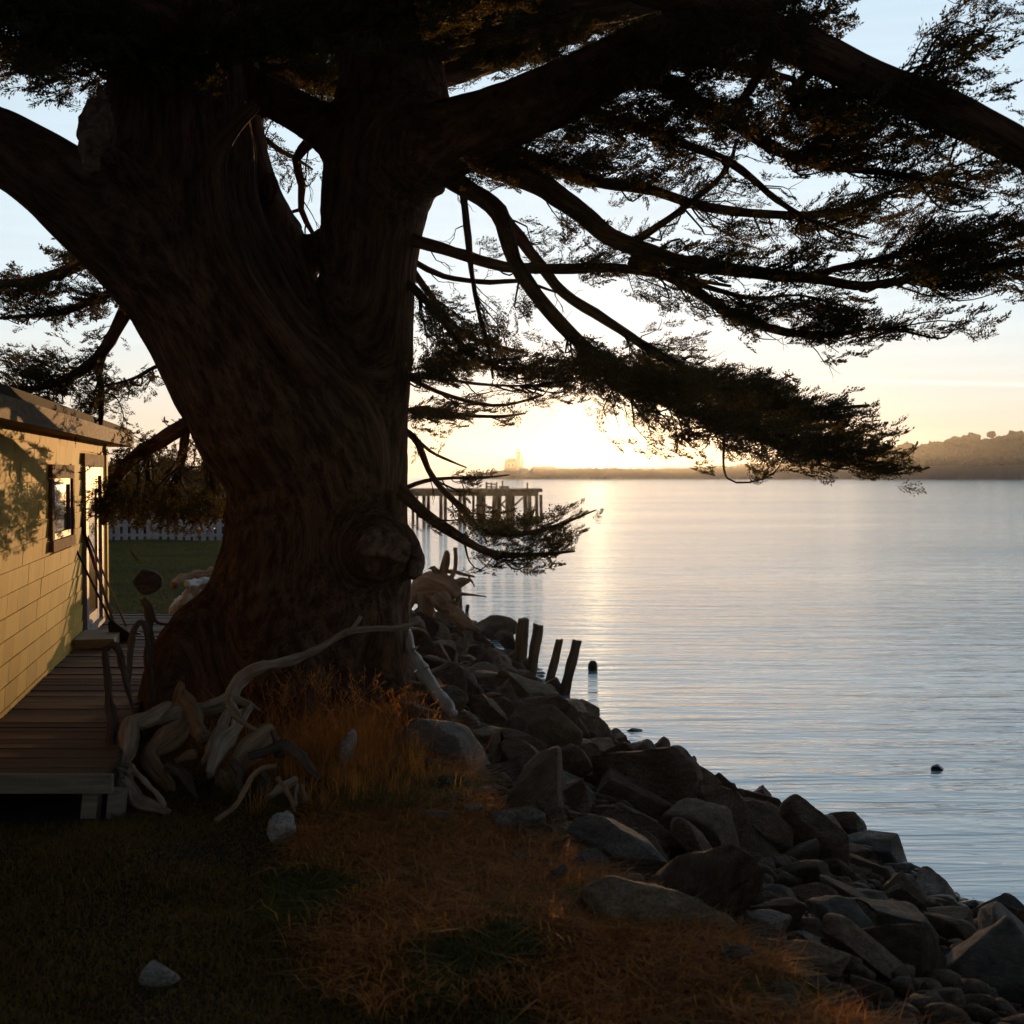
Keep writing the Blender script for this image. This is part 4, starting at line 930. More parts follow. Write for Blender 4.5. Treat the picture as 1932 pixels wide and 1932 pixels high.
rock(a5, (700, 800, 872, 868), B_, 'flat brown rock behind the long blue grey slab', 134, -.05, .4, 8)
rock(a5, (925, 820, 1002, 897), T_, 'small brown cobble in front of the egg shaped rock', 135, 0, .8, 5)
rock(a5, (1055, 760, 1165, 845), B_, 'brown wedge rock at the foot of the pointed boulder left side', 136, -.4, .5, 8)
rock(a5, (980, 900, 1082, 990), T_, 'small layered tan rock right of the blue grey slab', 137, .1, .6, 9)
rock(a5, (1050, 948, 1142, 1032), G, 'small shiny grey rock left of the dark block', 138, 0, .8, 9)
rock(a5, (1108, 980, 1222, 1085), B_, 'small dark cube like rock left of the long dark slab', 139, 0, .9, 7)
rock(a5, (1055, 1125, 1415, 1290), T_, 'reddish ridged rock at the bottom edge', 140, -.15, .45, 10, .12)
rock(a5, (725, 1122, 960, 1290), G, 'grey rock with a ragged top at the bottom edge of the grass', 141, .3, .6, 9, .12)
rock(a5, (495, 1165, 615, 1270), G, 'dark blue grey stone half sunk in the dry grass at the bottom', 142, 0, .7, 6)
rock(a5, (668, 1120, 735, 1210), G, 'narrow upright grey stone in the dry grass near the bottom', 143, .9, .5, 7)
rock(a5, (1085, 1074, 1295, 1140), G, 'thin grey stone behind the reddish ridged rock', 144, -.1, .4, 8)
rock(a4, (598, 803, 918, 1025), G, 'clean grey angular block in the middle of the bank', 145, -.1, .75, 7, .05, lv=I5, deep=.3)
rock(a4, (1035, 1060, 1045, 1061), G, 'tiny', 999) if False else None
rock(a4, (920, 1140, 1105, 1300), G, 'dark grey stone with orange lit top left of the grey block in the grass edge', 146, -.2, .7, 7)
rock(a4, (600, 1078, 835, 1190), G, 'low grey stone half hidden by orange grass', 147, .3, .4, 8)
rock(a4, (910, 998, 1035, 1140), B_, 'upright pointed brown stone at the grass edge', 148, 1.0, .5, 7)
rock(a4, (855, 768, 1045, 1010), B_, 'brown rock right behind the clean grey block', 149, -.8, .7, 8)
rock(a4, (178, 843, 460, 960), G, 'low grey stone with a sunlit rim in the upper grass', 150, -.1, .4, 8)
rock(a4, (445, 800, 625, 910), G, 'dull grey stone left of the clean grey block', 151, .3, .6, 8)
rock(a4, (105, 228, 335, 440), T_, 'large brownish rock with a pale slanting face at the foot of the white log', 152, -.9, .7, 6, .06, lv=I5, deep=.3)
rock(a4, (425, 618, 755, 750), T_, 'tan flat rock with pale facets above the grey block', 153, -.15, .5, 9)
rock(a4, (655, 438, 935, 655), T_, 'pointed tan slab leaning against the dark rocks', 154, -.8, .42, 7, .06, deep=.3)
rock(a4, (563, 398, 668, 590), T_, 'upright tan leaf shaped rock left of the pointed tan slab', 155, 1.2, .5, 7, .05)
rock(a4, (315, 358, 545, 560), B_, 'rounded brown boulder left of the upright tan rock', 156, -.4, .8, 8)
rock(a4, (690, 298, 905, 400), B_, 'flat dark rock at the head of the little water inlet', 157, -.3, .4, 8)
rock(a4, (640, 373, 945, 600), B_, 'dark slab above the pointed tan slab', 158, -.5, .5, 9)
rock(a4, (812, 203, 1108, 450), B_, 'big dark ragged boulder right of the little water inlet', 159, -.2, .8, 12, .14, lv=I5)
rock(a4, (880, 385, 1135, 510), B_, 'dark rock in front of the ragged boulder', 160, -.2, .5, 9)
rock(a4, (398, 284, 545, 430), B_, 'dark rock right of the white log foot', 161, -.4, .7, 8)
rock(a4, (718, 238, 832, 305), B_, 'small dark rock sitting in the inlet water', 162, 0, .5, 8)
rock(a4, (867, 88, 1003, 205), B_, 'block shaped rock at the foot of the two outer pilings', 163, 0, .9, 7, .05)
rock(a4, (738, 48, 872, 170), B_, 'rounded rock at the foot of the two inner pilings', 164, .1, .8, 7)
rock(a4, (678, 108, 765, 195), B_, 'small round rock on the inlet edge near the inner pilings', 165, 0, .9, 6)
rock(a4, (478, 178, 705, 400), B_, 'broad dark lumpy rock left of the inlet', 166, -.2, .8, 12, .16, lv=I5)
rock(a4, (245, 558, 445, 670), B_, 'brown flat rock at the upper edge of the orange grass', 167, .05, .5, 8)
rock(a4, (270, 655, 485, 770), B_, 'dark rock under the flat brown one by the grass', 168, 0, .6, 8)
rock(a4, (728, 715, 925, 810), B_, 'low brown rock behind the clean grey block top', 169, -.1, .5, 9)
rock(a4, (1040, 835, 1165, 915), T_, 'small tan rock left of the dark brown slab', 170, -.5, .5, 8)
rock(a3, (452, 888, 705, 1085), B_, 'large rounded dark rock under the fallen trunk', 171, -.4, .8, 6, .06, lv=I5)
rock(a3, (735, 948, 1030, 1120), B_, 'dark rock forming the far top of the bank near the pilings', 172, -.3, .6, 10, .12)
rock(a3, (480, 1050, 705, 1170), B_, 'dark red brown rock in the heap left of the pilings', 173, -.2, .5, 9, .12)
rock(a3, (330, 955, 470, 1075), B_, 'dark rock at the foot of the root stump', 174, 0, .8, 8)
rock(a3, (700, 1030, 895, 1190), B_, 'lumpy brown rock in the middle of the heap', 175, -.3, .8, 10, .14)
rock(a3, (880, 1040, 1035, 1180), B_, 'brown rock just left of the inner pilings', 176, -.3, .8, 9, .1)
rock(a3, (630, 1130, 880, 1290), B_, 'wide rough rock low in the heap', 177, -.2, .7, 10, .14)
rock(a3, (850, 1190, 1008, 1340), T_, 'curved pale edged rock above the inlet', 178, -.9, .5, 8)
rock(a3, (420, 1120, 620, 1310), B_, 'big dark rough rock right of the white log', 179, -.4, .8, 10, .14, lv=I5)
rock(a3, (780, 1200, 1000, 1380), B_, 'dark rock with an arched top next to the curved pale edged rock', 180, -.4, .7, 9, .1)
rock(a3, (560, 1270, 790, 1470), B_, 'dark pitted rock above the lumpy one left of the inlet', 181, -.4, .7, 9, .12)
rock(a3, (620, 1560, 800, 1720), B_, 'dark flat topped rock right of the white log foot', 182, -.3, .6, 9)
rock(a3, (0, 1560, 75, 1700), G, 'grey stone under the dry grass by the trunk foot', 183, -.5, .6, 8)
rock(a3, (140, 1560, 265, 1670), G, 'blue grey stone between trunk foot and white log', 184, -.3, .7, 8)
# stones in the water
ident = lambda x, y: (x, y)
rock(ident, (1109, 1246, 1128, 1269), B_, 'small egg shaped rock standing in the water right of the pilings', 190, 0, 1, -5, .05, d=22.8)
rock(ident, (1180, 1373, 1214, 1387), B_, 'low flat rock alone in the water above the largest boulder', 191, 0, .4, 6, .06, d=17.4)
rock(ident, (1755, 1442, 1785, 1462), B_, 'small two humped rock in open water far right', 192, -.2, .6, 8, .15, d=15.1)
rock(ident, (877, 1140, 886, 1158), B_, 'tiny upright rock in the water beside the root stump', 193, 1.4, .5, 4, .1, d=32.5)
rock(ident, (936, 1160, 945, 1173), B_, 'taller of two tiny pointed rocks behind the bank', 194, 0, 1, 4, .1, d=29.5)
rock(ident, (946, 1166, 954, 1176), B_, 'shorter of two tiny pointed rocks behind the bank', 195, 0, 1, 4, .1, d=29.5)
# stones in the grass
rock(ident, (502, 1530, 560, 1600), Pl, 'pale mottled stone in the dark grass below the driftwood pile', 196, .2, .9, 2, .3)
rock(ident, (262, 1808, 340, 1870), Pl, 'pale stone at the bottom edge of the lawn', 197, 0, .6, -1, .12)
rock(ident, (628, 1374, 672, 1485), Pl, 'white upright stone in the tall dry grass before the trunk', 198, 1.1, .5, 1, .12, d=8.5)

# filler riprap
r7 = np.random.default_rng(33)
lib = [rock_shape(300 + i, 13 + i % 5, .05 + .015 * (i % 3), .62 + .1 * (i % 4), 0, I4) for i in range(20)]
libm = {}
pts = []
allp = []
tries = 0
while len(allp) < 215 and tries < 20000:
    tries += 1
    y = r7.uniform(3.6, 34)**1.0; x = r7.uniform(-5, 6.5)
    q = np.array([[x, y]]); ds = pdist(q, SHORE)[0]; db = pdist(q, BANK)[0]
    if ds < .05 or db > .12: continue
    s = r7.uniform(.17, .40) if y < 10 else (r7.uniform(.17, .34) if y < 16 else r7.uniform(.2, .38))
    u = proj([x, y, .5])[0]
    if u[0] > 2050 or u[1] > 2060 or (u[0] < 745 and y > 11): continue
    c = np.array([x, y, float(terr(x, y)[0]) + s * .12])
    if any(np.linalg.norm(c - h[0]) < (h[1] + s) * .74 for h in HR): continue
    if any(np.linalg.norm(c - h[0]) < (h[1] + s) * .80 for h in allp): continue
    allp.append((c, s))
LM = [('the largest boulder', 1222, 1478), ('the pointed boulder', 1532, 1575), ('the rounded boulder in the water', 1594, 1563), ('the clean grey angular block', 977, 1552), ('the big tan slab', 1244, 1715),
      ('the long pale grey slab', 1185, 1600), ('the foot of the white log', 856, 1350), ('the inner pilings', 1000, 1260), ('the outer pilings', 1050, 1300), ('the little water inlet', 970, 1330), ('the root stump', 812, 1150),
      ('the blue grey slab', 1358, 1695), ('the sunlit dark block', 1607, 1730), ('the dark wedge rock', 1710, 1705), ('the tall dry grass', 780, 1430), ('the smooth brownish rock', 1805, 1755), ('the ridged reddish rock', 1540, 1800),
      ('the pointed tan slab', 990, 1430), ('the egg shaped rock', 1438, 1650), ('the reddish brown pointed slab', 1315, 1590), ('the arching driftwood tip', 795, 1180), ('the ragged dark boulder', 1044, 1357), ('the plain grey boulder', 1448, 1758)]
ORD = ['nearest', 'second nearest', 'third nearest', 'fourth nearest', 'fifth nearest', 'sixth nearest', 'seventh nearest', 'eighth nearest', 'ninth nearest', 'tenth nearest', 'eleventh nearest', 'twelfth nearest'] + [w_ + ' nearest' for w_ in 'thirteenth fourteenth fifteenth sixteenth seventeenth eighteenth nineteenth twentieth'.split()]
LM += [('the fallen trunk', 885, 1185), ('the dark rock right of the white log', 828, 1240), ('the lumpy rock left of the inlet', 921, 1340), ('the pitted dark rock', 873, 1285), ('the blocky rock at the outer pilings', 1035, 1297)]
LABQ = {}
def filler_label(o, c, s_, mk):
    u = proj(c)[0]; dl = [math.hypot(u[0] - a[1], u[1] - a[2]) for a in LM]; k = int(np.argmin(dl)); dx, dy = u[0] - LM[k][1], u[1] - LM[k][2]
    rel = ('right of' if dx > 0 else 'left of') if abs(dx) > abs(dy) * 1.2 else ('below' if dy > 0 else 'above')
    key = ('small' if s_ < .24 else 'middle sized', {B_: 'dark brown', T_: 'tan', G: 'grey'}[mk], rel, LM[k][0]); LABQ.setdefault(key, []).append((dl[k], o))
for i, (c, s) in enumerate(allp):
    k = int(r7.integers(0, 20)); mk = (B_ if r7.random() < .8 else T_) if c[1] > 11 else [B_, G, T_, B_][int(r7.integers(0, 4))]
    if (k, mk) not in libm:
        o = MB().add(lib[k][0], lib[k][1]).build('rock', M[mk], None, True); libm[(k, mk)] = o.data
    else:
        o = bpy.data.objects.new('rock', libm[(k, mk)]); COL.objects.link(o)
    o.location = c; o.rotation_euler = (r7.normal(0, .35), r7.normal(0, .35), r7.uniform(0, 6.28)); o.scale = (s * r7.uniform(.8, 1.35), s * r7.uniform(.7, 1.1), s * r7.uniform(.55, .95))
    filler_label(o, c, s, mk); tag(o, None, 'rock', {B_: 'dark brown riprap rocks', T_: 'tan riprap rocks', G: 'grey riprap rocks'}[mk])
for key, lst in LABQ.items():
    lst.sort(key=lambda t: t[0])
    for n_, (d_, o) in enumerate(lst): o['label'] = f"{ORD[min(n_, 19)]} {key[0]} {key[1].replace('dark ', '')} rock {key[2]} {key[3]}" if len(lst) > 1 else f"{key[0]} {key[1]} bank rock {key[2]} {key[3]}"
# rubble between the rocks
mb = MB(); n = 0
sv = [rock_shape(400 + i, 7, .12, .7, 0, I2) for i in range(8)]
while n < 4200:
    y = 3.5 + 26 * r7.random()**1.4; x = r7.uniform(-4.5, 6.5); q = np.array([[x, y]]); ds = pdist(q, SHORE)[0]; db = pdist(q, BANK)[0]
    if ds < -.5 or db > .15: continue
    s = r7.uniform(.02, .07) * (1 + y / 18); v, f = sv[n % 8]; a = r7.uniform(0, 6.28); c_, s_ = math.cos(a), math.sin(a)
    v2 = v * [s * 1.2, s, s * .75]; v2 = np.column_stack([v2[:, 0] * c_ - v2[:, 1] * s_, v2[:, 0] * s_ + v2[:, 1] * c_, v2[:, 2]])
    mb.add(v2 + [x, y, float(terr(x, y)[0]) + s * .2], f); n += 1
o = mb.build('rubble', M['rock_brown'], None, True); tag(o, 'small loose stones filling the gaps of the bank', 'rubble', kind='stuff')

# ------------------------------------------------------------------ driftwood
def dw(name, label, pts, d0, d1=None, mk='drift', cat='driftwood', group=None, wob=.3, seg=14, ell=None, extra=(), build_tip=None):
    P, R = PL(pts, d0, d1)
    root = empty(name, tuple(P[0]), label, cat, group) if extra else None
    P2, R2 = resample(P, R, .022)
    t_ = np.arange(len(P2)) * .022; o_ = rng.uniform(0, 60); jn = lambda f_, k_: vnoise(np.column_stack([t_ * f_ + o_, t_ * 0 + k_, t_ * 0]))
    P2 = P2 + np.column_stack([jn(7, 1), jn(7, 9), jn(7, 21)]) * (R2 * (.10 if mk == 'birch' else .38))[:, None]; R2 = R2 * (1 + .22 * jn(5, 33) + .16 * jn(16, 41))
    mb = MB(); mb.tube(P2, R2, max(seg, 18) if seg > 8 else seg, wob * 1.3, True, ell)
    if root is None:
        o = mb.build(name, M[mk], None, loc=tuple(P[0])); return tag(o, label, cat, group)
    mb.build('stem', M[mk], root)
    for e in extra:
        P, R = PL(e, d0, d1); P, R = resample(P, R, .04); MB().tube(P, R, 9, wob).build('side_branch', M[mk], root)
    return root
def pd(pts):      # depth for the pile from height in the picture
    return [(x, y, r, 7.75 + (1550 - y) / 230 * 1.0) for x, y, r in pts]
PG = 'driftwood pile in front of the trunk'
def dwp(label, pts, mk='drift', shift=0, **k):
    dw('driftwood', label, [(x, y, r, d + shift) for x, y, r, d in pd(pts)], 8, None, mk, group=PG, **k)
arch = [(292, 1362, 13, 8.55), (330, 1347, 14, 8.6), (365, 1340, 14, 8.7), (398, 1334, 13, 8.75), (430, 1320, 13, 8.8), (442, 1296, 11, 8.85), (460, 1274, 10, 8.9), (493, 1261, 10, 8.9), (556, 1242, 9, 9.0), (620, 1214, 8, 9.1), (665, 1191, 7, 9.2), (720, 1187, 5, 9.3), (765, 1181, 5, 9.4), (792, 1170, 3, 9.5)]
dw('driftwood', 'long grey arching branch rising from the pile across the trunk', arch, 9, None, 'drift', group=PG, extra=[[(650, 1196, 5, 9.15), (668, 1182, 4, 9.15), (681, 1163, 4, 9.15)], [(438, 1318, 9, 8.8), (470, 1328, 6, 8.7), (492, 1341, 2, 8.7)]])
dwp('thick bent pale limb with a broken upper end at the left of the pile', [(322, 1327, 4), (312, 1334, 10), (290, 1347, 14), (257, 1368, 18), (243, 1398, 17), (236, 1428, 14), (230, 1445, 10)], shift=-.1)
dwp('gnarled root ball with splayed grey roots at the left end of the pile', [(185, 1440, 4), (200, 1450, 9), (223, 1456, 14), (238, 1482, 15), (262, 1508, 13), (290, 1522, 11), (318, 1532, 9)], wob=.6, shift=-.25,
    extra=[[(q[0], q[1], q[2], 7.75 + (1550 - q[1]) / 230 - .3) for q in e] for e in ([(195, 1460, 5), (188, 1472, 5), (196, 1478, 3)], [(238, 1460, 6), (250, 1448, 6), (242, 1440, 3)], [(249, 1448, 5), (271, 1473, 5), (303, 1505, 5), (309, 1524, 4)], [(236, 1470, 7), (243, 1500, 5), (250, 1516, 2)])])
dwp('thick smooth S shaped log under the bent pale limb', [(345, 1362, 14), (330, 1378, 24), (309, 1395, 22), (286, 1425, 14), (292, 1450, 12), (318, 1476, 12), (322, 1495, 10)], mk='driftbrown', shift=.1)
dwp('short upright stub behind the arching branch', [(332, 1345, 12), (338, 1315, 10), (342, 1296, 7), (340, 1288, 3)], mk='driftbrown', shift=.3)
dwp('broad pointed wedge of brown wood leaning in the pile', [(386, 1395, 14), (368, 1352, 17), (354, 1320, 13), (349, 1304, 5)], mk='driftbrown', shift=-.1)
dwp('long split grey log with deep cracks', [(470, 1330, 7), (455, 1355, 14), (430, 1392, 16), (405, 1432, 15), (392, 1462, 10)], shift=-.2, ell=(1.1, .7), wob=.45)
dwp('second narrower split log left of the cracked one', [(428, 1342, 8), (408, 1385, 10), (383, 1440, 8)], shift=-.05, ell=(1.1, .7), wob=.4)
dwp('thin curved grey stick crossing the top of the split logs', [(435, 1312, 3), (437, 1330, 7), (447, 1348, 7), (462, 1366, 5), (482, 1378, 3)], shift=-.45)
p0 = np.array(W(500, 1388, 8.25)); p1 = np.array(W(412, 1486, 7.8))
dwp('heavy sawn brown board end pointing to the lower left', [(505, 1385, 20), (460, 1432, 22), (408, 1486, 25)], mk='driftbrown', ell=(1.1, .62), wob=.15, seg=8)
dwp('long dark curved branch over the right part of the pile', [(470, 1428, 6), (500, 1420, 9), (533, 1410, 11), (566, 1423, 11), (585, 1447, 8), (602, 1472, 4)], mk='driftdark', shift=-.2)
dwp('bent reddish stick bowing through the front of the pile', [(520, 1446, 4), (497, 1450, 5), (475, 1467, 6), (460, 1492, 6), (441, 1520, 6), (407, 1549, 5)], mk='driftbrown', shift=-.35)
dwp('short pale stick with a round end right of the reddish one', [(559, 1468, 7), (535, 1484, 8), (508, 1503, 7)], shift=-.3)
dwp('thin pale orange twig slanting down at the right end', [(523, 1468, 4), (538, 1486, 4), (550, 1510, 3), (556, 1530, 2)], mk='driftbrown', shift=-.45)
dwp('tiny light stub standing at the right end of the pile', [(563, 1480, 4), (559, 1500, 4), (556, 1520, 3)], shift=-.4)
dwp('tiny brown stub beside the light one at the right end', [(568, 1482, 3), (573, 1500, 4), (575, 1512, 4)], mk='driftbrown', shift=-.4)
dwp('short fat curved piece in the middle of the pile', [(368, 1422, 8), (350, 1426, 10), (334, 1437, 8)], mk='driftbrown', shift=-.2)
dwp('dark forked piece under the short fat one', [(318, 1445, 10), (346, 1465, 12), (362, 1490, 8), (372, 1505, 3)], mk='driftdark', shift=-.1)
dwp('dark crooked root in the middle front of the pile', [(440, 1440, 10), (452, 1460, 9), (446, 1482, 7), (460, 1500, 4)], mk='driftdark', shift=-.15)
dwp('grey knobbly piece at the lower right of the pile', [(500, 1455, 9), (505, 1478, 11), (492, 1500, 10), (478, 1515, 5)], mk='driftdark', shift=-.1, wob=.6)
dwp('short weathered stub poking out of the grass behind the pile', [(512, 1382, 5), (520, 1405, 8), (524, 1425, 8)], mk='driftdark', shift=-.1)
# sticks standing at the deck edge
dw('driftwood_post', 'tall dark stake standing at the front edge of the deck', [(214, 1420, 10), (211, 1370, 10), (205, 1310, 8), (199, 1250, 7), (198, 1222, 4)], 8.3, 8.6, 'driftdark', 'stake')
dw('driftwood_post', 'thin arched branch hooked over beside the dark stake', [(272, 1385, 2), (254, 1345, 3), (242, 1310, 4), (232, 1262, 6), (224, 1228, 6), (212, 1216, 5), (201, 1224, 3)], 8.9, 8.8, 'driftdark', 'branch')
dw('driftwood_post', 'crooked branch post carrying the dark boulder near the house', [(284, 1330, 7), (282, 1260, 7), (283, 1190, 7), (281, 1148, 8), (270, 1128, 7)], 9.9, 9.9, 'driftdark', 'post', extra=[[(284, 1150, 4), (292, 1170, 4), (303, 1177, 3), (318, 1178, 2)], [(276, 1196, 1.5), (276, 1160, 1.5)]])
dw('driftwood_post', 'looped branch beside the post with the boulder', [(240, 1300, 5), (246, 1247, 5), (248, 1205, 5), (255, 1182, 5), (266, 1173, 5), (275, 1185, 5), (279, 1225, 4), (281, 1260, 3)], 9.6, 9.7, 'driftdark', 'branch')
rock(ident, (252, 1074, 306, 1122), B_, 'dark boulder perched on the crooked branch post', 210, -.1, .8, 8, .06, d=9.8, lv=I4, sink=.02)
# twig hanging by a cord
dw('hanging_twig', 'dark twig dangling on a thin cord in front of the back lawn', [(243, 1010, .4), (247, 1036, .5), (250, 1042, 2), (256, 1052, 3), (262, 1060, 2)], 10.4, 10.4, 'driftdark', 'twig', seg=6)
# logs beyond the trunk on the left
for lab, pts, mk in [('short white log standing up beside the trunk left flank', [(326, 1152, 8), (338, 1136, 8), (353, 1120, 7)], 'birch'), ('fat pale log behind the short white log', [(346, 1148, 10), (362, 1126, 15), (392, 1098, 14)], 'drift'),
        ('curved brown log on the back lawn behind the fat pale log', [(328, 1104, 7), (345, 1092, 7), (366, 1084, 8), (405, 1078, 8)], 'driftbrown'), ('thin white log lying behind the curved one', [(352, 1102, 6), (375, 1098, 6), (408, 1090, 6)], 'birch')]:
    dw('log', lab, pts, 16.5, 17.5, mk, 'log')
# root stump and fallen trunk
SD = 22.5
def z3(x, y): return 756.7 + .2083 * x, 1014.4 + .2083 * y
rs = [(782, 1122, 16, 22.8), (800, 1113, 24, 22.6), (825, 1108, 30, 22.4), (846, 1112, 24, 22.2), (858, 1126, 14, 22.2)]
P, R = PL(rs, SD); root = empty('root_stump', tuple(W(812, 1168, SD)), 'weathered root stump with spiky branching roots against the water', 'stump')
P, R = resample(P, R, .06); MB().tube(P, R, 20, .35).build('root_ball', M['driftbrown'], root)
for q in ([(828, 1094, 14), (836, 1078, 10), (841, 1060, 8), (843, 1044, 6), (842, 1040, 2)], [(826, 1098, 10), (824, 1082, 6), (818, 1072, 5), (809, 1073, 1)], [(838, 1110, 16), (856, 1104, 12), (872, 1098, 9), (887, 1095, 3)],
          [(838, 1104, 8), (851, 1090, 5), (859, 1074, 4), (860, 1055, 4), (859, 1034, 4)], [(842, 1078, 4), (857, 1079, 4), (876, 1084, 3), (895, 1088, 2)], [(884, 1088, 2), (890, 1097, 2), (896, 1107, 1)],
          [(845, 1124, 7), (862, 1121, 5), (885, 1122, 2.5), (918, 1126, 1)], [(864, 1096, 5), (865, 1120, 6), (867, 1152, 6)], [(846, 1136, 4), (856, 1137, 3), (865, 1137, 3)], [(800, 1125, 14), (800, 1145, 12), (800, 1165, 12)], [(812, 1135, 8), (813, 1150, 7), (815, 1168, 7)], [(782, 1125, 10), (772, 1145, 6), (765, 1165, 4)], [(800, 1135, 1), (785, 1150, 1.5), (776, 1158, 1)], [(848, 1132, 9), (858, 1142, 8), (866, 1152, 5)]):
    P, R = PL(q, 22.4, 22.1); P, R = resample(P, R, .06); MB().tube(P, R, 10, .3).build('root', M['driftbrown'], root)
dw('fallen_trunk', 'brown fallen trunk sloping from the root stump down over the rocks', [(826, 1130, 16), (850, 1148, 16), (872, 1166, 12), (892, 1182, 8), (903, 1192, 4)], 22, 21.2, 'driftbrown', 'log')
dw('log', 'small pale stub lying behind the fallen trunk', [(880, 1176, 3), (892, 1174, 4), (900, 1174, 2)], 23.5, 23.5, 'drift', 'log')
dw('birch_log', 'white barked log lying steeply down the bank right of the trunk', [(766, 1190, 8), (775, 1228, 10), (789, 1252, 12), (806, 1280, 12), (828, 1312, 12), (846, 1336, 11), (856, 1350, 9)], 11.1, 10.1, 'birch', 'log',
   extra=[[(780, 1226, 3), (790, 1219, 1)], [(800, 1262, 3), (809, 1258, 1)], [(826, 1300, 2.5), (835, 1296, 1)], [(790, 1262, 3), (781, 1268, 1)]])
dw('log', 'thin brown branch lying beside the white barked log', [(812, 1268, 4), (835, 1300, 6), (858, 1332, 5)], 11.5, 11.0, 'driftbrown', 'log')
# dark post with slats
p = W(757, 1338, 12.3); zg = float(terr(p[0], 12.3)[0])
t = empty('wooden_post', (p[0], 12.3, zg), 'dark wooden post with a small slatted yellowish box beside the right side of the trunk', 'post')
def zy(py, d): return W(966, py, d)[2]
MB().box((p[0] + .03, 12.3, (zg + zy(1184, 12.3)) / 2), (.10, .10, zy(1184, 12.3) - zg), jit=.004).build('post', M['dark_post'], t, False)
MB().box((p[0] + .02, 12.24, zy(1226, 12.24)), (.19, .18, .12), jit=.004).build('crosspiece', M['dark_post'], t, False)
lb = MB().box((p[0] - .085, 12.2, zy(1200, 12.2)), (.10, .09, .11)).build('slat_box', M['dark_post'], t, False)
for k in range(5): MB().box((p[0] - .085, 12.148, zy(1192.5 + k * 3.6, 12.15)), (.085, .01, .011)).build('slat', M['yellow_slat'], lb, False)
# pilings
for lab, top, bot, rt, rb, d in [('left inner piling, broadest, with a split top', (988, 1168), (981, 1262), 11, 12, 22.3), ('second piling, leaning right beside the broadest one', (1016, 1180), (1000, 1282), 10, 10.5, 21.6),
        ('third piling, slimmest, standing in the water with an angled top', (1056, 1207), (1035, 1296), 7.5, 9, 20.9), ('outermost piling, leaning farthest out over the water', (1089, 1208), (1062, 1318), 9, 10.5, 20.3)]:
    a, b_ = W(*top, d), W(*bot, d); P, R = resample([a, b_], [rt * d / F, rb * d / F], .05)
    v, f, bk = tube(P, R, 18, .16); seg = 18
    ring = v[:seg]; v[:seg, 2] += (vnoise(ring[:, :] * 9 + rt) * .045 + (ring[:, 0] - a[0]) * r4.uniform(-.35, .35)); 
    o = MB().add(v, f, bk).build('piling', M['piling'], None, loc=tuple(b_)); tag(o, 'old wooden ' + lab, 'piling', 'row of old pilings')
P, R = PL([(922, 1300, 5), (930, 1265, 4), (937, 1240, 2)], 19.5); P, R = resample(P, R, .05)
o = MB().tube(P, R, 8, .4).build('stub', M['piling'], None, loc=tuple(P[0])); tag(o, 'short rotten stump among the rocks left of the inlet', 'stump')

# ------------------------------------------------------------------ grass
def blades(name, mk, X, Y, Hh, Wd, lean, r, label, curl=.5):
    n = len(X); Z0 = terr(X, Y); a = r.random(n) * 2 * PI; d = np.column_stack([np.cos(a), np.sin(a), np.zeros(n)]); s = np.column_stack([-np.sin(a + r.normal(0, .8, n)), np.cos(a), np.zeros(n)])
    base = np.column_stack([X, Y, Z0 - .01]); L = lean * r.random(n) * Hh
    m1 = base + d * (L * .35)[:, None] + np.array([0, 0, 1]) * (Hh * .55)[:, None]; tip = base + d * L[:, None] * 1.3 + np.array([0, 0, 1]) * (Hh * (1 - curl * r.random(n)))[:, None]
    V = np.stack([base - s * Wd[:, None] * .5, base + s * Wd[:, None] * .5, m1 + s * Wd[:, None] * .5, m1 - s * Wd[:, None] * .5, tip], 1).reshape(-1, 3)
    k = np.arange(n)[:, None] * 5; f = np.vstack([k + [[0, 1, 2, 3]], np.hstack([k + [[3, 2, 4]], np.full((n, 1), -1)])])
    o = MB().add(V, f).build(name, M[mk], None, smooth=False); return tag(o, label, 'grass', kind='stuff')
r8 = np.random.default_rng(77)
def scatter(n, x0, x1, y0, y1, cond, pw=1.0):
    X, Y = [], []; c = 0
    while c < n:
        x = r8.uniform(x0, x1, n); y = y0 + (y1 - y0) * r8.random(n)**pw; k = cond(x, y); X.append(x[k]); Y.append(y[k]); c += k.sum()
    return np.concatenate(X)[:n], np.concatenate(Y)[:n]
def infr(x, y): q = proj(np.column_stack([x, y, np.full_like(x, 1.45)])); return (q[:, 0] > -60) & (q[:, 0] < 2000) & (q[:, 1] < 2080)
def land(x, y, m=0.0): return pdist(np.column_stack([x, y]), BANK) > m
def nodeck(x, y): return ~((y > 7.35) & (y < 16.3) & (x < deck_r(y) + .03))
X, Y = scatter(170000, -3.5, 3.2, 3.3, 11.5, lambda x, y: infr(x, y) & land(x, y, -.12 + .1 * vnoise(np.column_stack([x * 4, y * 4, y * 0]))) & nodeck(x, y), 1.3)
h = r8.uniform(.02, .06, len(X)) * (1 + .5 * vnoise(np.column_stack([X * 2.2, Y * 2.2, X * 0])))
blades('lawn_grass', 'grass', X, Y, h, r8.uniform(.003, .006, len(X)), 1.2, r8, 'short green and brown lawn grass in the shade')
def zone(px0, py0, px1, py1, n, clump):
    X, Y = [], []
    for k in range(n):
        px, py = r8.uniform(px0, px1), r8.uniform(py0, py1); p = zoneW(px, py); m_ = clump
        X.extend(p[0] + r8.normal(0, .05, m_)); Y.extend(p[1] + r8.normal(0, .05, m_))
    return X, Y
def zoneW(px, py):
    z = 1.5; k = W(px, py, 1.0); d = (CAMZ - z) / (CAMZ - k[2]); return k[0] * d, d
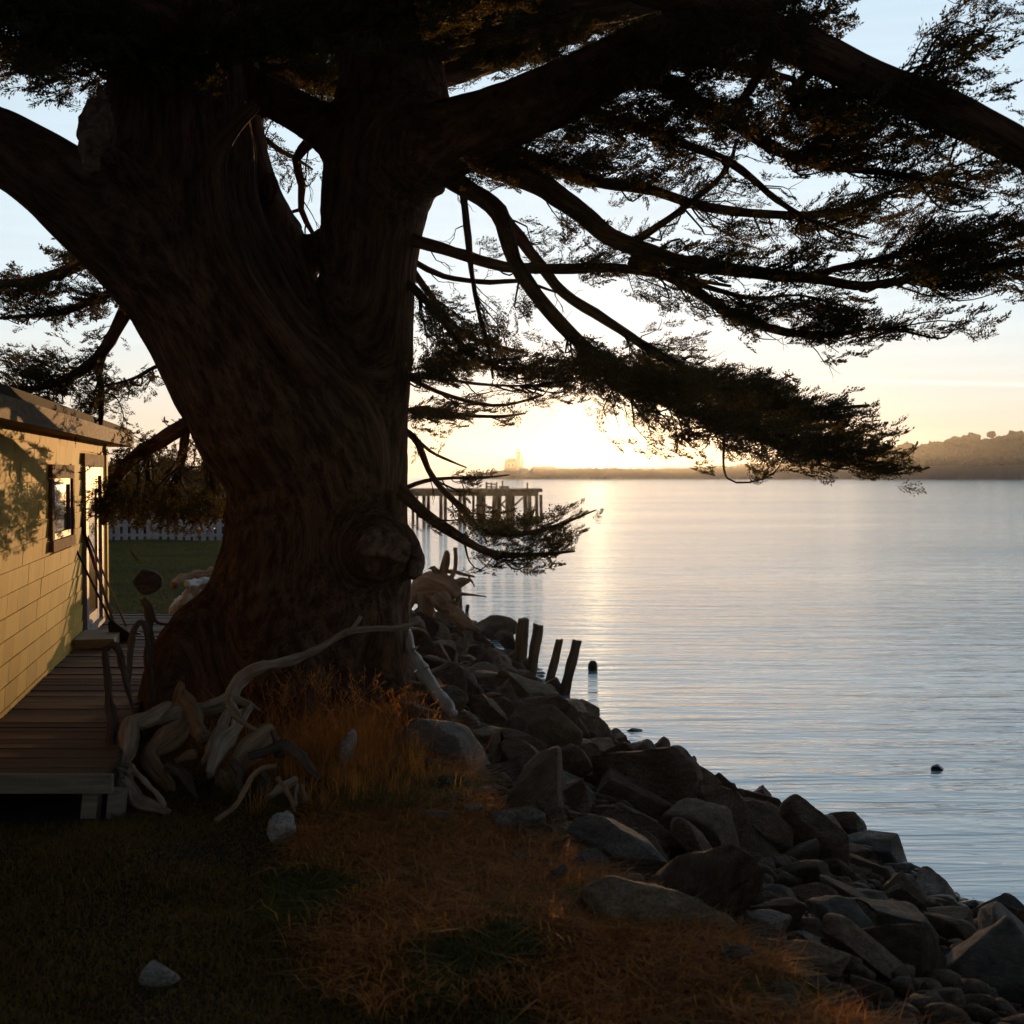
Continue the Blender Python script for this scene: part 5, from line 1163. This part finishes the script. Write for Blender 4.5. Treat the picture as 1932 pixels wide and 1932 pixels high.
# dry tangled grass along the bank edge
X, Y = scatter(75000, -1.2, 3.0, 3.3, 11.3, lambda x, y: infr(x, y) & land(x, y, -.18) & ~land(x, y, .35 + 1.0 * rng.random(len(x)) + .5 * vnoise(np.column_stack([x * 1.7, y * 1.7, y * 0]))) & (vnoise(np.column_stack([x * 3, y * 3, y * 0 + 9])) > -.08 - .25 * rng.random(len(x))), 1.2)
blades('dry_grass', 'drygrass', X, Y, r8.uniform(.05, .15, len(X)), r8.uniform(.003, .008, len(X)), 2.2, r8, 'tangled orange dry grass along the top of the bank', .9)
# tall grass before the trunk
cx_ = []; cy_ = []
for k in range(420):
    px = r8.normal(630, 90); py = r8.normal(1445, 38); x, y = zoneW(px, py)
    if y > 10 or y < 7.5: continue
    m_ = int(r8.integers(8, 26)); cx_.append(x + r8.normal(0, .03, m_)); cy_.append(y + r8.normal(0, .03, m_))
X = np.concatenate(cx_); Y = np.concatenate(cy_)
blades('tall_grass', 'drygrass', X, Y, r8.uniform(.10, .34, len(X)), r8.uniform(.002, .004, len(X)), .9, r8, 'tall dry grass growing between trunk and driftwood pile', .4)
cx_ = []; cy_ = []
for k in range(150):
    px = r8.normal(700, 95); py = r8.normal(1500, 40); x, y = zoneW(px, py)
    m_ = int(r8.integers(15, 50)); cx_.append(x + r8.normal(0, .05, m_)); cy_.append(y + r8.normal(0, .05, m_))
X = np.concatenate(cx_); Y = np.concatenate(cy_)
blades('green_grass', 'grassg', X, Y, r8.uniform(.06, .18, len(X)), r8.uniform(.003, .006, len(X)), 1.2, r8, 'longer green grass in front of the tall dry grass', .5)
X, Y = scatter(26000, -1.2, 3.0, 3.3, 11.3, lambda x, y: infr(x, y) & land(x, y, -.15) & ~land(x, y, 1.6) & (vnoise(np.column_stack([x * 3, y * 3, y * 0 + 9])) < .10), 1.2)
blades('green_grass', 'grassg', X, Y, r8.uniform(.04, .12, len(X)), r8.uniform(.003, .007, len(X)), 1.4, r8, 'green tufts mixed into the dry grass at the bank edge', .7)
# seed stalks, one tuft object
mb = MB()
for k in range(150):
    px = r8.normal(600, 80) if k < 105 else r8.normal(770, 25); py = r8.uniform(1370, 1450); x, y = zoneW(px, py); y = min(y, 9.7)
    z = float(terr(x, y)[0]); hh_ = r8.uniform(.28, .52) if k < 105 else r8.uniform(.2, .34); d = r8.normal(0, .10, 2)
    P, R = resample([np.array([x, y, z]), np.array([x + d[0] * .4, y + d[1] * .4, z + hh_ * .6]), np.array([x + d[0] * 1.3, y + d[1], z + hh_])], [.0016, .0013, .001], .05); mb.tube(P, R, 3)
    T = (P[-1] - P[-3]); T /= np.linalg.norm(T)
    for j in range(9):
        b0 = P[-1] - T * j * .013; dd_ = T + r8.normal(0, .45, 3); s = np.cross(dd_, r8.normal(size=3)); s /= np.linalg.norm(s)
        mb.add([b0, b0 + dd_ * .012 + s * .003, b0 + dd_ * .028, b0 + dd_ * .012 - s * .003], [[0, 1, 2, 3]])
o = mb.build('seed_stalks', M['drygrass'], None, smooth=False); tag(o, 'dry seed heads standing above the tall grass before the trunk', 'grass', kind='stuff')
# back lawn
X, Y = scatter(60000, -13, -3, 16.2, 36, lambda x, y: infr(x, y) & land(x, y, .2), 1.0)
blades('back_lawn', 'grassg', X, Y, r8.uniform(.04, .10, len(X)), r8.uniform(.006, .012, len(X)), 1.0, r8, 'green lawn between the deck and the picket fence')

# ------------------------------------------------------------------ haze
m = bpy.data.materials.new('haze'); m.use_nodes = True; nt = m.node_tree
for n_ in list(nt.nodes):
    if n_.type != 'OUTPUT_MATERIAL': nt.nodes.remove(n_)
pv = nt.nodes.new('ShaderNodeVolumePrincipled'); pv.inputs['Color'].default_value = (.92, .94, .97, 1); pv.inputs['Density'].default_value = .00012; pv.inputs['Anisotropy'].default_value = .82
nt.links.new(pv.outputs[0], [n_ for n_ in nt.nodes if n_.type == 'OUTPUT_MATERIAL'][0].inputs['Volume'])
o = MB().box((100, 500, 14), (1700, 1300, 34)).build('haze', m, None, False); tag(o, kind='stuff')
